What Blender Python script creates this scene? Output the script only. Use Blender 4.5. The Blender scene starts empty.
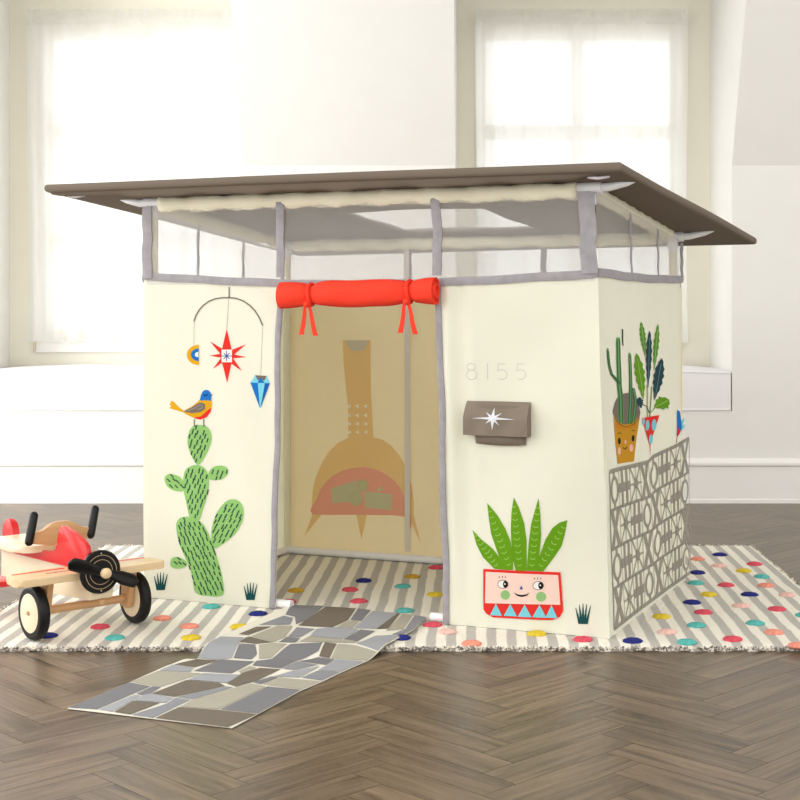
import bpy, bmesh, math, random
from mathutils import Vector, Matrix
R = random.Random(7)
sc = bpy.context.scene
COL = sc.collection
PI = math.pi
H = .88; F = 1400.0; CX = 475.0; CY = 313.0      # camera height, focal length and principal point in pixels

# ---------------------------------------------------------------- camera
cam = bpy.data.cameras.new('camera'); camo = bpy.data.objects.new('camera', cam); COL.objects.link(camo)
camo.location = (0, 0, H); camo.rotation_euler = (PI/2, 0, 0)
cam.sensor_width = 36; cam.lens = F/800*36
cam.shift_x = -(CX-400)/800; cam.shift_y = -(400-CY)/800
cam.clip_start = .05
sc.camera = camo
# ---------------------------------------------------------------- world
w = bpy.data.worlds.new('daylight'); sc.world = w; w.use_nodes = True
nt = w.node_tree; nt.nodes.clear()
tc = nt.nodes.new('ShaderNodeTexCoord'); sep = nt.nodes.new('ShaderNodeSeparateXYZ')
rmp = nt.nodes.new('ShaderNodeValToRGB'); bg = nt.nodes.new('ShaderNodeBackground'); wo = nt.nodes.new('ShaderNodeOutputWorld')
nt.links.new(tc.outputs['Generated'], sep.inputs[0]); nt.links.new(sep.outputs['Y'], rmp.inputs[0])
rmp.color_ramp.elements[0].position = .55; rmp.color_ramp.elements[0].color = (.96, .945, .91, 1)
rmp.color_ramp.elements[1].position = .78; rmp.color_ramp.elements[1].color = (1, 1, 1, 1)
nt.links.new(rmp.outputs[0], bg.inputs[0]); bg.inputs[1].default_value = 1.45
nt.links.new(bg.outputs[0], wo.inputs[0])
# ---------------------------------------------------------------- lights
def area(name, loc, target, size, size_y, power, color=(1, 1, 1)):
    l = bpy.data.lights.new(name, 'AREA'); l.shape = 'RECTANGLE'; l.size = size; l.size_y = size_y
    l.energy = power; l.color = color
    o = bpy.data.objects.new(name, l); COL.objects.link(o); o.location = loc
    o.rotation_euler = (Vector(target)-Vector(loc)).to_track_quat('-Z', 'Y').to_euler()
    return o
area('side_window_light', (-3.7, 1.6, 1.9), (.1, 4.6, .6), 2.6, 2.2, 36, (1, .992, .97))
area('front_area_light', (-.6, -1.2, 2.3), (-.2, 4.6, .7), 3.0, 1.8, 18, (1, .98, .95))  # unseen area lamp behind the camera, aimed at the playhouse front
area('left_fill_light', (-3.6, 4.9, 1.5), (.3, 6.5, 1.0), 1.8, 1.8, 62, (.98, .99, 1))  # unseen lamp added to brighten the back wall from the left
sc.view_settings.view_transform = 'Standard'; sc.view_settings.look = 'None'
sc.view_settings.gamma = 1; sc.view_settings.use_curve_mapping = False
sc.view_settings.exposure = 0.22

# ---------------------------------------------------------------- materials
def lin(c):
    return tuple(((v/255)/12.92 if v/255 <= .04045 else ((v/255+.055)/1.055)**2.4) for v in c)
MC = {}
def mat(name, rgb, rough=.8, bump=0, bscale=200, spec=.5, metal=0, var=0, vscale=8, translucent=0, coat=0):
    if name in MC: return MC[name]
    m = bpy.data.materials.new(name); MC[name] = m; m.use_nodes = True
    t = m.node_tree; b = t.nodes['Principled BSDF']
    c = lin(rgb)
    b.inputs['Base Color'].default_value = (*c, 1); b.inputs['Roughness'].default_value = rough
    b.inputs['Specular IOR Level'].default_value = spec; b.inputs['Metallic'].default_value = metal
    b.inputs['Coat Weight'].default_value = coat
    co = t.nodes.new('ShaderNodeTexCoord')
    n = t.nodes.new('ShaderNodeTexNoise'); n.inputs['Scale'].default_value = vscale; n.inputs['Detail'].default_value = 5
    t.links.new(co.outputs['Object'], n.inputs['Vector'])
    mr = t.nodes.new('ShaderNodeMapRange'); t.links.new(n.outputs['Fac'], mr.inputs[0])
    v = var if var else .008
    mr.inputs[1].default_value = .3; mr.inputs[2].default_value = .7
    mr.inputs[3].default_value = 1-v; mr.inputs[4].default_value = 1+v
    mx = t.nodes.new('ShaderNodeVectorMath'); mx.operation = 'SCALE'; mx.inputs[0].default_value = c
    t.links.new(mr.outputs[0], mx.inputs['Scale']); t.links.new(mx.outputs[0], b.inputs['Base Color'])
    if bump:
        n2 = t.nodes.new('ShaderNodeTexNoise'); n2.inputs['Scale'].default_value = bscale; n2.inputs['Detail'].default_value = 3
        t.links.new(co.outputs['Object'], n2.inputs['Vector'])
        bp = t.nodes.new('ShaderNodeBump'); bp.inputs['Strength'].default_value = bump; bp.inputs['Distance'].default_value = .002
        t.links.new(n2.outputs['Fac'], bp.inputs['Height']); t.links.new(bp.outputs[0], b.inputs['Normal'])
    if translucent:
        tr = t.nodes.new('ShaderNodeBsdfTranslucent'); ms = t.nodes.new('ShaderNodeMixShader')
        t.links.new(mx.outputs[0], tr.inputs[0])
        ms.inputs[0].default_value = translucent
        out = t.nodes['Material Output']
        t.links.new(b.outputs[0], ms.inputs[1]); t.links.new(tr.outputs[0], ms.inputs[2]); t.links.new(ms.outputs[0], out.inputs[0])
    return m
def sheer(name, rgb, opacity, trans=.5, weave=0):
    m = bpy.data.materials.new(name); MC[name] = m; m.use_nodes = True
    t = m.node_tree; t.nodes.clear()
    out = t.nodes.new('ShaderNodeOutputMaterial'); d = t.nodes.new('ShaderNodeBsdfDiffuse'); tl = t.nodes.new('ShaderNodeBsdfTranslucent')
    tp = t.nodes.new('ShaderNodeBsdfTransparent'); m1 = t.nodes.new('ShaderNodeMixShader'); m2 = t.nodes.new('ShaderNodeMixShader')
    c = (*lin(rgb), 1); d.inputs[0].default_value = c; tl.inputs[0].default_value = c
    m1.inputs[0].default_value = trans; t.links.new(d.outputs[0], m1.inputs[1]); t.links.new(tl.outputs[0], m1.inputs[2])
    m2.inputs[0].default_value = opacity; t.links.new(tp.outputs[0], m2.inputs[1]); t.links.new(m1.outputs[0], m2.inputs[2])
    if weave:
        co = t.nodes.new('ShaderNodeTexCoord'); n = t.nodes.new('ShaderNodeTexNoise'); n.inputs['Scale'].default_value = weave
        t.links.new(co.outputs['Object'], n.inputs['Vector'])
        mr = t.nodes.new('ShaderNodeMapRange'); t.links.new(n.outputs['Fac'], mr.inputs[0])
        mr.inputs[1].default_value = .3; mr.inputs[2].default_value = .7
        mr.inputs[3].default_value = opacity*.85; mr.inputs[4].default_value = min(1, opacity*1.15)
        t.links.new(mr.outputs[0], m2.inputs[0])
    t.links.new(m2.outputs[0], out.inputs[0])
    return m
def wood(name, rgb, rough=.4, along='X', scale=1.0, contrast=.12):
    m = bpy.data.materials.new(name); MC[name] = m; m.use_nodes = True
    t = m.node_tree; b = t.nodes['Principled BSDF']; c = lin(rgb); b.inputs['Roughness'].default_value = rough
    co = t.nodes.new('ShaderNodeTexCoord'); mp = t.nodes.new('ShaderNodeMapping'); t.links.new(co.outputs['Object'], mp.inputs[0])
    s = [60*scale]*3; s['XYZ'.index(along)] = 5*scale; mp.inputs['Scale'].default_value = s
    n = t.nodes.new('ShaderNodeTexNoise'); n.inputs['Scale'].default_value = 1; n.inputs['Detail'].default_value = 4
    t.links.new(mp.outputs[0], n.inputs['Vector'])
    mr = t.nodes.new('ShaderNodeMapRange'); t.links.new(n.outputs['Fac'], mr.inputs[0])
    mr.inputs[1].default_value = .3; mr.inputs[2].default_value = .7; mr.inputs[3].default_value = 1-contrast; mr.inputs[4].default_value = 1+contrast*.6
    mx = t.nodes.new('ShaderNodeVectorMath'); mx.operation = 'SCALE'; mx.inputs[0].default_value = c
    t.links.new(mr.outputs[0], mx.inputs['Scale']); t.links.new(mx.outputs[0], b.inputs['Base Color'])
    return m

wallm = mat('wall_paint', (236, 235, 231), .85)
nichem = mat('niche_paint', (238, 234, 219), .85)
trimm = mat('trim_paint', (240, 239, 236), .45)
canvas = mat('cream_canvas', (248, 247, 234), .9, bump=.25, bscale=600, spec=.2, translucent=.36)
greyt = mat('grey_binding', (154, 150, 154), .8, bump=.4, bscale=350, spec=.25, var=.1, vscale=40)
taupe = mat('taupe_canvas', (118, 106, 94), .85, bump=.3, bscale=500, spec=.25, translucent=.06)
taupe2 = mat('pocket_canvas', (128, 116, 103), .85, bump=.4, bscale=500, spec=.25, var=.06, vscale=15)
redc = mat('red_canvas', (240, 62, 40), .8, bump=.3, bscale=500, spec=.25)
creamslv = mat('cream_sleeve', (238, 232, 208), .9, bump=.5, bscale=60, spec=.2)
pvc = mat('white_plastic', (240, 240, 242), .35)
meshm = sheer('white_netting', (228, 228, 230), .36, .45)
curtm = sheer('sheer_curtain_fabric', (252, 252, 250), .86, .65)

# ---------------------------------------------------------------- helpers
def obj(name, bm, mats, parent=None, smooth=False, autos=None):
    me = bpy.data.meshes.new(name); bm.to_mesh(me); bm.free()
    if not isinstance(mats, (list, tuple)): mats = [mats]
    for m in mats: me.materials.append(m)
    if smooth:
        for p in me.polygons: p.use_smooth = True
    if autos: me.set_sharp_from_angle(angle=math.radians(autos))
    o = bpy.data.objects.new(name, me); COL.objects.link(o)
    if parent: o.parent = parent
    return o
def thing(name, label, cat, loc=(0, 0, 0), rz=0, group=None):
    o = bpy.data.objects.new(name, None); COL.objects.link(o); o.location = loc; o.rotation_euler = (0, 0, rz)
    o.empty_display_size = .1
    return tag(o, label, cat, group)
def tag(o, label, cat, group=None):
    o['label'] = label; o['category'] = cat
    if group: o['group'] = group
    return o
def struct(name, bm, m, parent=None, **k):
    o = obj(name, bm, m, parent, **k)
    if not parent: o['kind'] = 'structure'
    return o
def box(bm, x0, x1, y0, y1, z0, z1, bevel=0, seg=2, mi=0):
    vs = [bm.verts.new((x, y, z)) for x in (x0, x1) for y in (y0, y1) for z in (z0, z1)]
    fs = [bm.faces.new([vs[i] for i in f]) for f in ((0, 1, 3, 2), (4, 6, 7, 5), (0, 4, 5, 1), (2, 3, 7, 6), (0, 2, 6, 4), (1, 5, 7, 3))]
    for f in fs: f.material_index = mi
    if bevel:
        es = list({e for f in fs for e in f.edges})
        bmesh.ops.bevel(bm, geom=es, offset=bevel, segments=seg, affect='EDGES', profile=.5)
    return fs
def tube(bm, pts, r, n=12, cap=True, mi=0):
    """tube along pts with radius r (number or list)"""
    pts = [Vector(p) for p in pts]; rings = []
    up = None
    for i, p in enumerate(pts):
        d = (pts[min(i+1, len(pts)-1)]-pts[max(i-1, 0)]).normalized()
        if up is None:
            up = Vector((0, 0, 1)) if abs(d.z) < .9 else Vector((1, 0, 0))
        a = d.cross(up).normalized(); b = a.cross(d).normalized(); up = b
        rr = r[i] if isinstance(r, (list, tuple)) else r
        rings.append([bm.verts.new(p+a*math.cos(2*PI*k/n)*rr+b*math.sin(2*PI*k/n)*rr) for k in range(n)])
    for i in range(len(rings)-1):
        for k in range(n):
            f = bm.faces.new([rings[i][k], rings[i][(k+1) % n], rings[i+1][(k+1) % n], rings[i+1][k]]); f.material_index = mi
    if cap:
        bm.faces.new(rings[0][::-1]).material_index = mi; bm.faces.new(rings[-1]).material_index = mi
def capsule(bm, p0, p1, r, n=14):
    p0 = Vector(p0); p1 = Vector(p1); d = (p1-p0).normalized(); pts = []; rr = []
    for k in range(5):
        a = PI/2*(k/4); pts.append(p0+d*r*(1-math.sin(a))); rr.append(max(r*math.sin(a) if k else r*.15, r*.15))
    q = []
    for k in range(5):
        a = PI/2*(k/4); q.append((p1-d*r*(1-math.cos(a))*0-d*r*(1-math.sin(PI/2-a)) if False else p1-d*r*(1-math.sin(a)), max(r*math.cos(a), r*.15)))
    # end cap : radius shrinks towards p1
    q = []
    for k in range(5):
        a = PI/2*(k/4); q.append((p1-d*r+d*r*math.sin(a), max(r*math.cos(a), r*.15)))
    st = []
    for k in range(5):
        a = PI/2*(k/4); st.append((p0+d*r-d*r*math.cos(a), max(r*math.sin(a), r*.15)))
    al = st+q
    tube(bm, [x[0] for x in al], [x[1] for x in al], n)
def prism(bm, prof, c0, c1, axis='x', bevel=0, seg=2):
    """extrude a closed profile (list of 2D) between c0 and c1 along axis"""
    def P(c, a, b):
        return {'x': (c, a, b), 'y': (a, c, b), 'z': (a, b, c)}[axis]
    v0 = [bm.verts.new(P(c0, *p)) for p in prof]; v1 = [bm.verts.new(P(c1, *p)) for p in prof]
    n = len(prof); fs = [bm.faces.new(v0), bm.faces.new(v1[::-1])]
    for i in range(n): fs.append(bm.faces.new([v0[i], v1[i], v1[(i+1) % n], v0[(i+1) % n]]))
    if bevel:
        es = [e for e in fs[0].edges]+[e for e in fs[1].edges]
        bmesh.ops.bevel(bm, geom=es, offset=bevel, segments=seg, affect='EDGES', profile=.5)
    bmesh.ops.recalc_face_normals(bm, faces=bm.faces[:])
def lathe(bm, prof, n=40, axis='x', c=(0, 0, 0), mi=0):
    """prof list of (axial, radius)"""
    rings = []
    for (h, r) in prof:
        ring = []
        for k in range(n):
            a = 2*PI*k/n; y, z = math.cos(a)*r, math.sin(a)*r
            v = {'x': (h, y, z), 'y': (y, h, z), 'z': (y, z, h)}[axis]
            ring.append(bm.verts.new((v[0]+c[0], v[1]+c[1], v[2]+c[2])))
        rings.append(ring)
    for i in range(len(rings)-1):
        for k in range(n):
            f = bm.faces.new([rings[i][k], rings[i][(k+1) % n], rings[i+1][(k+1) % n], rings[i+1][k]]); f.material_index = mi
    bm.faces.new(rings[0][::-1]).material_index = mi; bm.faces.new(rings[-1]).material_index = mi
    bmesh.ops.recalc_face_normals(bm, faces=bm.faces[:])
def sheet(bm, pos, nu, nv, off, mi=0):
    """closed thin slab: pos(u,v,o) -> point; o = 0 front layer, -off back layer"""
    A = [[bm.verts.new(pos(i/nu, j/nv, 0)) for j in range(nv+1)] for i in range(nu+1)]
    B = [[bm.verts.new(pos(i/nu, j/nv, -off)) for j in range(nv+1)] for i in range(nu+1)]
    fs = []
    for i in range(nu):
        for j in range(nv):
            fs.append(bm.faces.new([A[i][j], A[i+1][j], A[i+1][j+1], A[i][j+1]]))
            fs.append(bm.faces.new([B[i][j], B[i][j+1], B[i+1][j+1], B[i+1][j]]))
    for i in range(nu):
        fs.append(bm.faces.new([A[i][0], B[i][0], B[i+1][0], A[i+1][0]])); fs.append(bm.faces.new([A[i][nv], A[i+1][nv], B[i+1][nv], B[i][nv]]))
    for j in range(nv):
        fs.append(bm.faces.new([A[0][j], A[0][j+1], B[0][j+1], B[0][j]])); fs.append(bm.faces.new([A[nu][j], B[nu][j], B[nu][j+1], A[nu][j+1]]))
    for f in fs: f.material_index = mi
def quad(bm, *p): bm.faces.new([bm.verts.new(q) for q in p])

# ================================================================ SETTING
YW = 6.484; YN = 7.09; SL = -.49; ZS = 1.565; ZT = 2.62
def ysl(z): return YW+SL*(z-ZS)
# floor: herringbone planks
fm = bpy.data.materials.new('oak_floor'); fm.use_nodes = True
t = fm.node_tree; b = t.nodes['Principled BSDF']
uv = t.nodes.new('ShaderNodeUVMap'); uv.uv_map = 'grain'
mp = t.nodes.new('ShaderNodeMapping'); mp.inputs['Scale'].default_value = (2.2, 26, 1); t.links.new(uv.outputs[0], mp.inputs[0])
n1 = t.nodes.new('ShaderNodeTexNoise'); n1.inputs['Scale'].default_value = 1; n1.inputs['Detail'].default_value = 7; n1.inputs['Roughness'].default_value = .62; n1.inputs['Distortion'].default_value = 1.2
t.links.new(mp.outputs[0], n1.inputs['Vector'])
mp2 = t.nodes.new('ShaderNodeMapping'); mp2.inputs['Scale'].default_value = (6, 160, 1); t.links.new(uv.outputs[0], mp2.inputs[0])
n2 = t.nodes.new('ShaderNodeTexNoise'); n2.inputs['Scale'].default_value = 1; n2.inputs['Detail'].default_value = 4; t.links.new(mp2.outputs[0], n2.inputs['Vector'])
at = t.nodes.new('ShaderNodeAttribute'); at.attribute_name = 'tone'
cr = t.nodes.new('ShaderNodeValToRGB'); e = cr.color_ramp.elements
e[0].position = .32; e[0].color = (*lin((68, 55, 43)), 1); e[1].position = .66; e[1].color = (*lin((128, 110, 89)), 1)
t.links.new(n1.outputs['Fac'], cr.inputs[0])
def mth(op, a, bb):
    q = t.nodes.new('ShaderNodeMath'); q.operation = op
    for i, v in enumerate((a, bb)):
        if isinstance(v, (int, float)): q.inputs[i].default_value = v
        else: t.links.new(v, q.inputs[i])
    return q.outputs[0]
tone = mth('ADD', mth('MULTIPLY', at.outputs['Fac'], .30), .77)
fine = mth('ADD', mth('MULTIPLY', n2.outputs['Fac'], .5), .75)
tot = mth('MULTIPLY', tone, fine)
vs = t.nodes.new('ShaderNodeVectorMath'); vs.operation = 'SCALE'; t.links.new(cr.outputs[0], vs.inputs[0]); t.links.new(tot, vs.inputs['Scale'])
t.links.new(vs.outputs[0], b.inputs['Base Color']); b.inputs['Specular IOR Level'].default_value = .5
rr = mth('ADD', mth('MULTIPLY', n1.outputs['Fac'], .15), .27); t.links.new(rr, b.inputs['Roughness'])
bp = t.nodes.new('ShaderNodeBump'); bp.inputs['Strength'].default_value = .12; bp.inputs['Distance'].default_value = .001
t.links.new(n2.outputs['Fac'], bp.inputs['Height']); t.links.new(bp.outputs[0], b.inputs['Normal'])
gapm = mat('floor_gap', (58, 49, 42), .8)
bm = bmesh.new(); uvl = bm.loops.layers.uv.new('grain'); tl = bm.loops.layers.float_color.new('tone')
PWD = .088; NN = 4; GAP = .0011
Cc = math.cos(PI/4)
def place_plank(x0, y0, x1, y1, horiz):
    r1 = R.random()*50; r2 = R.random()*50; tn = R.random()
    g = GAP/2
    pts = [(x0+g, y0+g), (x1-g, y0+g), (x1-g, y1-g), (x0+g, y1-g)]
    vv = []; lo = []
    for (x, y) in pts:
        X = (x-y)*Cc; Y = (x+y)*Cc
        vv.append(bm.verts.new((X+.076, Y+.25, 0)))
        lo.append(((x-x0), (y-y0)) if horiz else ((y-y0), (x-x0)))
    f = bm.faces.new(vv)
    for l, (a, bb) in zip(f.loops, lo):
        l[uvl].uv = (a+r1, bb+r2); l[tl] = (tn, tn, tn, 1)
for i in range(-130, 150):
    for j in range(-24, 25):
        ox = (i+j*NN)*PWD; oy = (i-j*NN)*PWD
        X = (ox-oy)*Cc; Y = (ox+oy)*Cc
        if abs(X) > 4.4 or Y < -.2 or Y > 6.9: continue
        place_plank(ox, oy, ox+NN*PWD, oy+PWD, True)
        place_plank(ox, oy+PWD, ox+PWD, oy+PWD+NN*PWD, False)
# drop what runs past the room
geom = bm.verts[:]+bm.edges[:]+bm.faces[:]
bmesh.ops.bisect_plane(bm, geom=geom, plane_co=(0, YW+.01, 0), plane_no=(0, 1, 0), clear_outer=True)
vb = [bm.verts.new(p) for p in ((-4, -.2, -.002), (4, -.2, -.002), (4, YW+.01, -.002), (-4, YW+.01, -.002))]
fb = bm.faces.new(vb); fb.material_index = 1
floor = struct('floor', bm, [fm, gapm])

DL = (-2.357, -1.0745); DR = (-.0926, 1.19)      # dormer openings
XA = -4; XB = 4
TH = .08
def wallpiece(bm, x0, x1, z0, z1):
    box(bm, x0, x1, YW, YW+TH, z0, z1)
bm = bmesh.new()
box(bm, XA, XB, YW, YW+TH, 0, .426)
for (x0, x1) in ((XA, DL[0]), (DL[1], DR[0]), (DR[1], XB)):
    box(bm, x0, x1, YW, YW+TH, .426, ZS)
struct('wall_back', bm, wallm)
# sloped upper wall, as thick slabs between the dormers
bm = bmesh.new()
def slab(x0, x1, z0, z1):
    y0, y1 = ysl(z0), ysl(z1)
    prism(bm, [(y0, z0), (y1, z1), (y1+TH, z1), (y0+TH, z0)], x0, x1, 'x')
for (x0, x1) in ((XA, DL[0]), (DL[1], DR[0]), (DR[1], XB)): slab(x0, x1, ZS+.0005, ZT)
slab(XA, XB, ZT, 2.95)
struct('wall_slope', bm, wallm)
# dormer cheeks, window walls, dormer ceiling
def win_wall(name, X0, X1, wc, hw):
    bm = bmesh.new()
    z0, z1 = .78, 2.29
    box(bm, X0-.05, wc-hw, YN, YN+.12, .40, ZT); box(bm, wc+hw, X1+.05, YN, YN+.12, .40, ZT)
    box(bm, wc-hw, wc+hw, YN, YN+.12, .40, z0); box(bm, wc-hw, wc+hw, YN, YN+.12, z1, ZT)
    struct(name, bm, nichem)
    return z0, z1
for nm, (X0, X1), wc, hw in (('left', DL, -1.684, .478), ('right', DR, .522, .49)):
    for sd, x, xo in (('a', X0, X0-TH), ('b', X1, X1+TH)):
        bm = bmesh.new()
        prism(bm, [(YW+TH+.0005, .426), (YN-.0005, .426), (YN-.0005, ZT), (ysl(ZT)+TH+.0005, ZT), (YW+TH+.0005, ZS)], min(x, xo), max(x, xo), 'x')
        struct('wall_dormer_%s_%s' % (nm, 'left' if sd == 'a' else 'right'), bm, wallm)
    win_wall('wall_window_'+nm, X0, X1, wc, hw)
    bm = bmesh.new(); box(bm, X0-TH, X1+TH, ysl(ZT), YN+.12, ZT, ZT+.05); struct('ceiling_dormer_'+nm, bm, wallm)
    bm = bmesh.new(); box(bm, X0, X1, YW+TH, YN, .38, .426); struct('trim_bench_'+nm, bm, trimm)
bm = bmesh.new(); box(bm, XA, XB, 2.2, ysl(2.95)+.1, 2.951, 3.0); struct('ceiling', bm, wallm)
# baseboard with cap moulding and shoe bead
bm = bmesh.new()
prof = [(YW-.016, 0), (YW-.016, .016), (YW-.012, .02), (YW-.012, .17), (YW-.022, .176), (YW-.022, .188), (YW-.012, .198), (YW-.004, .206), (YW, .206), (YW, 0)]
prism(bm, prof, XA, XB, 'x')
struct('baseboard_back', bm, trimm)
# windows
glass = sheer('window_glass', (255, 255, 255), .02)
for k, (wc, hw) in enumerate(((-1.684, .478), (.522, .49))):
    bm = bmesh.new(); z0, z1 = .78, 2.29; y0, y1 = YN+.04, YN+.08
    for (a, c) in ((z0, z0+.02), (z1-.02, z1)): box(bm, wc-hw, wc+hw, y0, y1, a, c)
    for (a, c) in ((wc-hw, wc-hw+.02), (wc+hw-.02, wc+hw)): box(bm, a, c, y0, y1, z0+.02, z1-.02)
    box(bm, wc-.028, wc+.028, y0, y1, z0+.02, z1-.02)
    for zc in (1.25, 1.80):
        box(bm, wc-hw+.02, wc-.028, y0, y1, zc-.036, zc+.036); box(bm, wc+.028, wc+hw-.02, y0, y1, zc-.036, zc+.036)
    wf = struct('window_%d' % (k+1), bm, trimm)
    bm = bmesh.new(); box(bm, wc-hw+.01, wc+hw-.01, YN+.058, YN+.062, z0+.01, z1-.01)
    obj('glass', bm, glass, wf)
    bm = bmesh.new(); cw = .07 if k == 0 else .026; casing = [(wc-hw-cw, wc-hw), (wc+hw, wc+hw+.035)]
    for a, c in casing: box(bm, a, c, YN-.012, YN-.0005, z0-.03, z1+.05, .003)
    box(bm, wc-hw-cw, wc+hw+.035, YN-.016, YN-.0005, z0-.10, z0-.03, .003)
    obj('casing', bm, trimm, wf)
    if k == 0:
        bm = bmesh.new(); x = (36-CX)/F*YN
        box(bm, x-.006, x+.006, YN-.03, YN-.013, .685, .735, .003); obj('latch', bm, mat('latch_metal', (205, 196, 170), .4, metal=.3), wf)

# sheer curtains
def curtain(X0, X1, label):
    root = thing('sheer_curtain', label, 'curtain', ((X0+X1)/2, YN-.05, 0), 0, 'sheer window curtains')
    W_ = X1-X0; ph = [R.random()*6 for _ in range(6)]
    def wave(u, v):
        x = u*W_
        return (.011*math.sin(x*38+ph[0]+.8*math.sin(v*2+ph[1]))+.007*math.sin(x*71+ph[2]+v*1.5)+.003*math.sin(x*123+ph[3]))
    def p(u, v, o):
        z = .735+v*(2.345-.735)
        return ((u-.5)*W_+.006*math.sin(v*5+u*9), wave(u, v)*(.6+.6*(1-v))-o, z+.004*math.sin(u*30)*(1-v))
    bm = bmesh.new()
    A = [[bm.verts.new(p(i/220, j/16, 0)) for j in range(17)] for i in range(221)]
    for i in range(220):
        for j in range(16): bm.faces.new([A[i][j], A[i+1][j], A[i+1][j+1], A[i][j+1]])
    obj('curtain_panel', bm, curtm, root, smooth=True)
    # gathered rod pocket with a small ruffle above it
    bm = bmesh.new(); m = 10
    prof = [(-.004, 2.405), (-.006, 2.385), (-.014, 2.372), (-.018, 2.355), (-.012, 2.338), (0, 2.332)]
    G = []
    for i in range(261):
        u = i/260; x = (u-.5)*W_; s = .5+.5*math.sin(u*W_*115+2*math.sin(u*25)); s2 = .003*math.sin(u*W_*47)
        G.append([bm.verts.new((x, y-.006*s+s2, z+(.006*s if k == 0 else 0))) for k, (y, z) in enumerate(prof)])
    for i in range(260):
        for j in range(len(prof)-1): bm.faces.new([G[i][j], G[i+1][j], G[i+1][j+1], G[i][j+1]])
    obj('rod_pocket', bm, curtm, root, smooth=True)
    bm = bmesh.new(); tube(bm, [(-W_/2-.004, .006, 2.355), (W_/2+.004, .006, 2.355)], .006, 10)
    obj('curtain_rod', bm, pvc, root, smooth=True)
    for s in (-1, 1):
        bm = bmesh.new(); box(bm, s*(W_/2-.01)-.004, s*(W_/2-.01)+.004, .004, .0495, 2.349, 2.361); obj('rod_bracket', bm, pvc, root)
curtain(-2.254, -1.178, 'sheer white gathered curtain over the left window, far left of the photo')
curtain(.005, 1.069, 'sheer white gathered curtain over the right window, above the playhouse roof')

# window seat cushions
cush = mat('cushion_fabric', (240, 239, 240), .9, bump=.2, bscale=500, spec=.2)
def cushion(X0, X1, label):
    root = thing('window_seat_cushion', label, 'cushion', ((X0+X1)/2, (YW+YN)/2, .4265), 0, 'window seat cushions')
    w2 = (X1-X0)/2-.006; d2 = (YN-YW)/2; bm = bmesh.new()
    box(bm, -w2, w2, -d2-.004, d2-.025, 0, .185, 0)
    bmesh.ops.subdivide_edges(bm, edges=bm.edges[:], cuts=14, use_grid_fill=True)
    for v in bm.verts:
        x, y, z = v.co; fx = 1-(abs(x)/w2)**6; fy = 1-(abs(y+.0145)/(d2-.0105))**6 if abs(y) < d2 else 0
        if z > .1: v.co.z += .016*max(fx, 0)*max(fy, 0)-.006*abs(math.sin(x*5+1))
        if y < -d2+.01: v.co.y -= .004*math.sin(PI*z/.185)*max(fx, 0)
    obj('cushion_body', bm, cush, root, smooth=True, autos=40)
    for zz, nm in ((.006, 'piping'), (.180, 'piping')):
        pts = []
        for i in range(41):
            x = -w2+.004+(2*w2-.008)*i/40; pts.append((x, -d2-.004, zz-(.006*abs(math.sin(x*5+1)) if zz > .1 else 0)))
        for i in range(1, 11): pts.append((w2-.002, -d2-.004+(2*d2-.03)*i/10, zz))
        bm = bmesh.new(); tube(bm, pts, .0035, 8); obj(nm, bm, cush, root, smooth=True)
cushion(DL[0], DL[1], 'long white box cushion on the window seat under the left window')
cushion(DR[0], DR[1], 'white box cushion on the right window seat, its end showing beside the playhouse')

# ================================================================ RUG
RX0, RX1, RY0, RY1 = -1.385, 1.033, 3.640, 5.24; RT = .013
rm = bpy.data.materials.new('rug_wool'); rm.use_nodes = True; t = rm.node_tree; b = t.nodes['Principled BSDF']
co = t.nodes.new('ShaderNodeTexCoord'); sp = t.nodes.new('ShaderNodeSeparateXYZ')
nz = t.nodes.new('ShaderNodeTexNoise'); nz.inputs['Scale'].default_value = 7; nz.inputs['Detail'].default_value = 3
t.links.new(co.outputs['Object'], nz.inputs['Vector']); t.links.new(co.outputs['Object'], sp.inputs[0])
nzz = t.nodes.new('ShaderNodeTexNoise'); nzz.inputs['Scale'].default_value = 220; t.links.new(co.outputs['Object'], nzz.inputs['Vector'])
xx = mth('ADD', sp.outputs['X'], mth('MULTIPLY', mth('SUBTRACT', nz.outputs['Fac'], .5), .012))
xx = mth('ADD', xx, mth('MULTIPLY', mth('SUBTRACT', nzz.outputs['Fac'], .5), .006))
fr = mth('FRACT', mth('DIVIDE', mth('ADD', xx, 10), .0535), 0)
st = t.nodes.new('ShaderNodeValToRGB'); st.color_ramp.interpolation = 'LINEAR'
e = st.color_ramp.elements; e[0].position = .46; e[0].color = (*lin((240, 235, 222)), 1); e[1].position = .52; e[1].color = (*lin((190, 186, 179)), 1)
e2 = st.color_ramp.elements.new(.96); e2.color = (*lin((190, 186, 179)), 1); e3 = st.color_ramp.elements.new(1.0); e3.color = (*lin((240, 235, 222)), 1)
t.links.new(fr, st.inputs[0])
sc2 = mth('ADD', mth('MULTIPLY', nzz.outputs['Fac'], .3), .85)
vs = t.nodes.new('ShaderNodeVectorMath'); vs.operation = 'SCALE'; t.links.new(st.outputs[0], vs.inputs[0]); t.links.new(sc2, vs.inputs['Scale'])
t.links.new(vs.outputs[0], b.inputs['Base Color']); b.inputs['Roughness'].default_value = 1; b.inputs['Specular IOR Level'].default_value = .1
bp = t.nodes.new('ShaderNodeBump'); bp.inputs['Strength'].default_value = .8; bp.inputs['Distance'].default_value = .004
t.links.new(nzz.outputs['Fac'], bp.inputs['Height']); t.links.new(bp.outputs[0], b.inputs['Normal'])
rug = thing('area_rug', 'flat striped grey and cream rug with raised coloured dots under the playhouse', 'rug', (0, 0, 0))
bm = bmesh.new()
NX, NY = 240, 60
G = [[None]*(NY+1) for _ in range(NX+1)]
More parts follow.
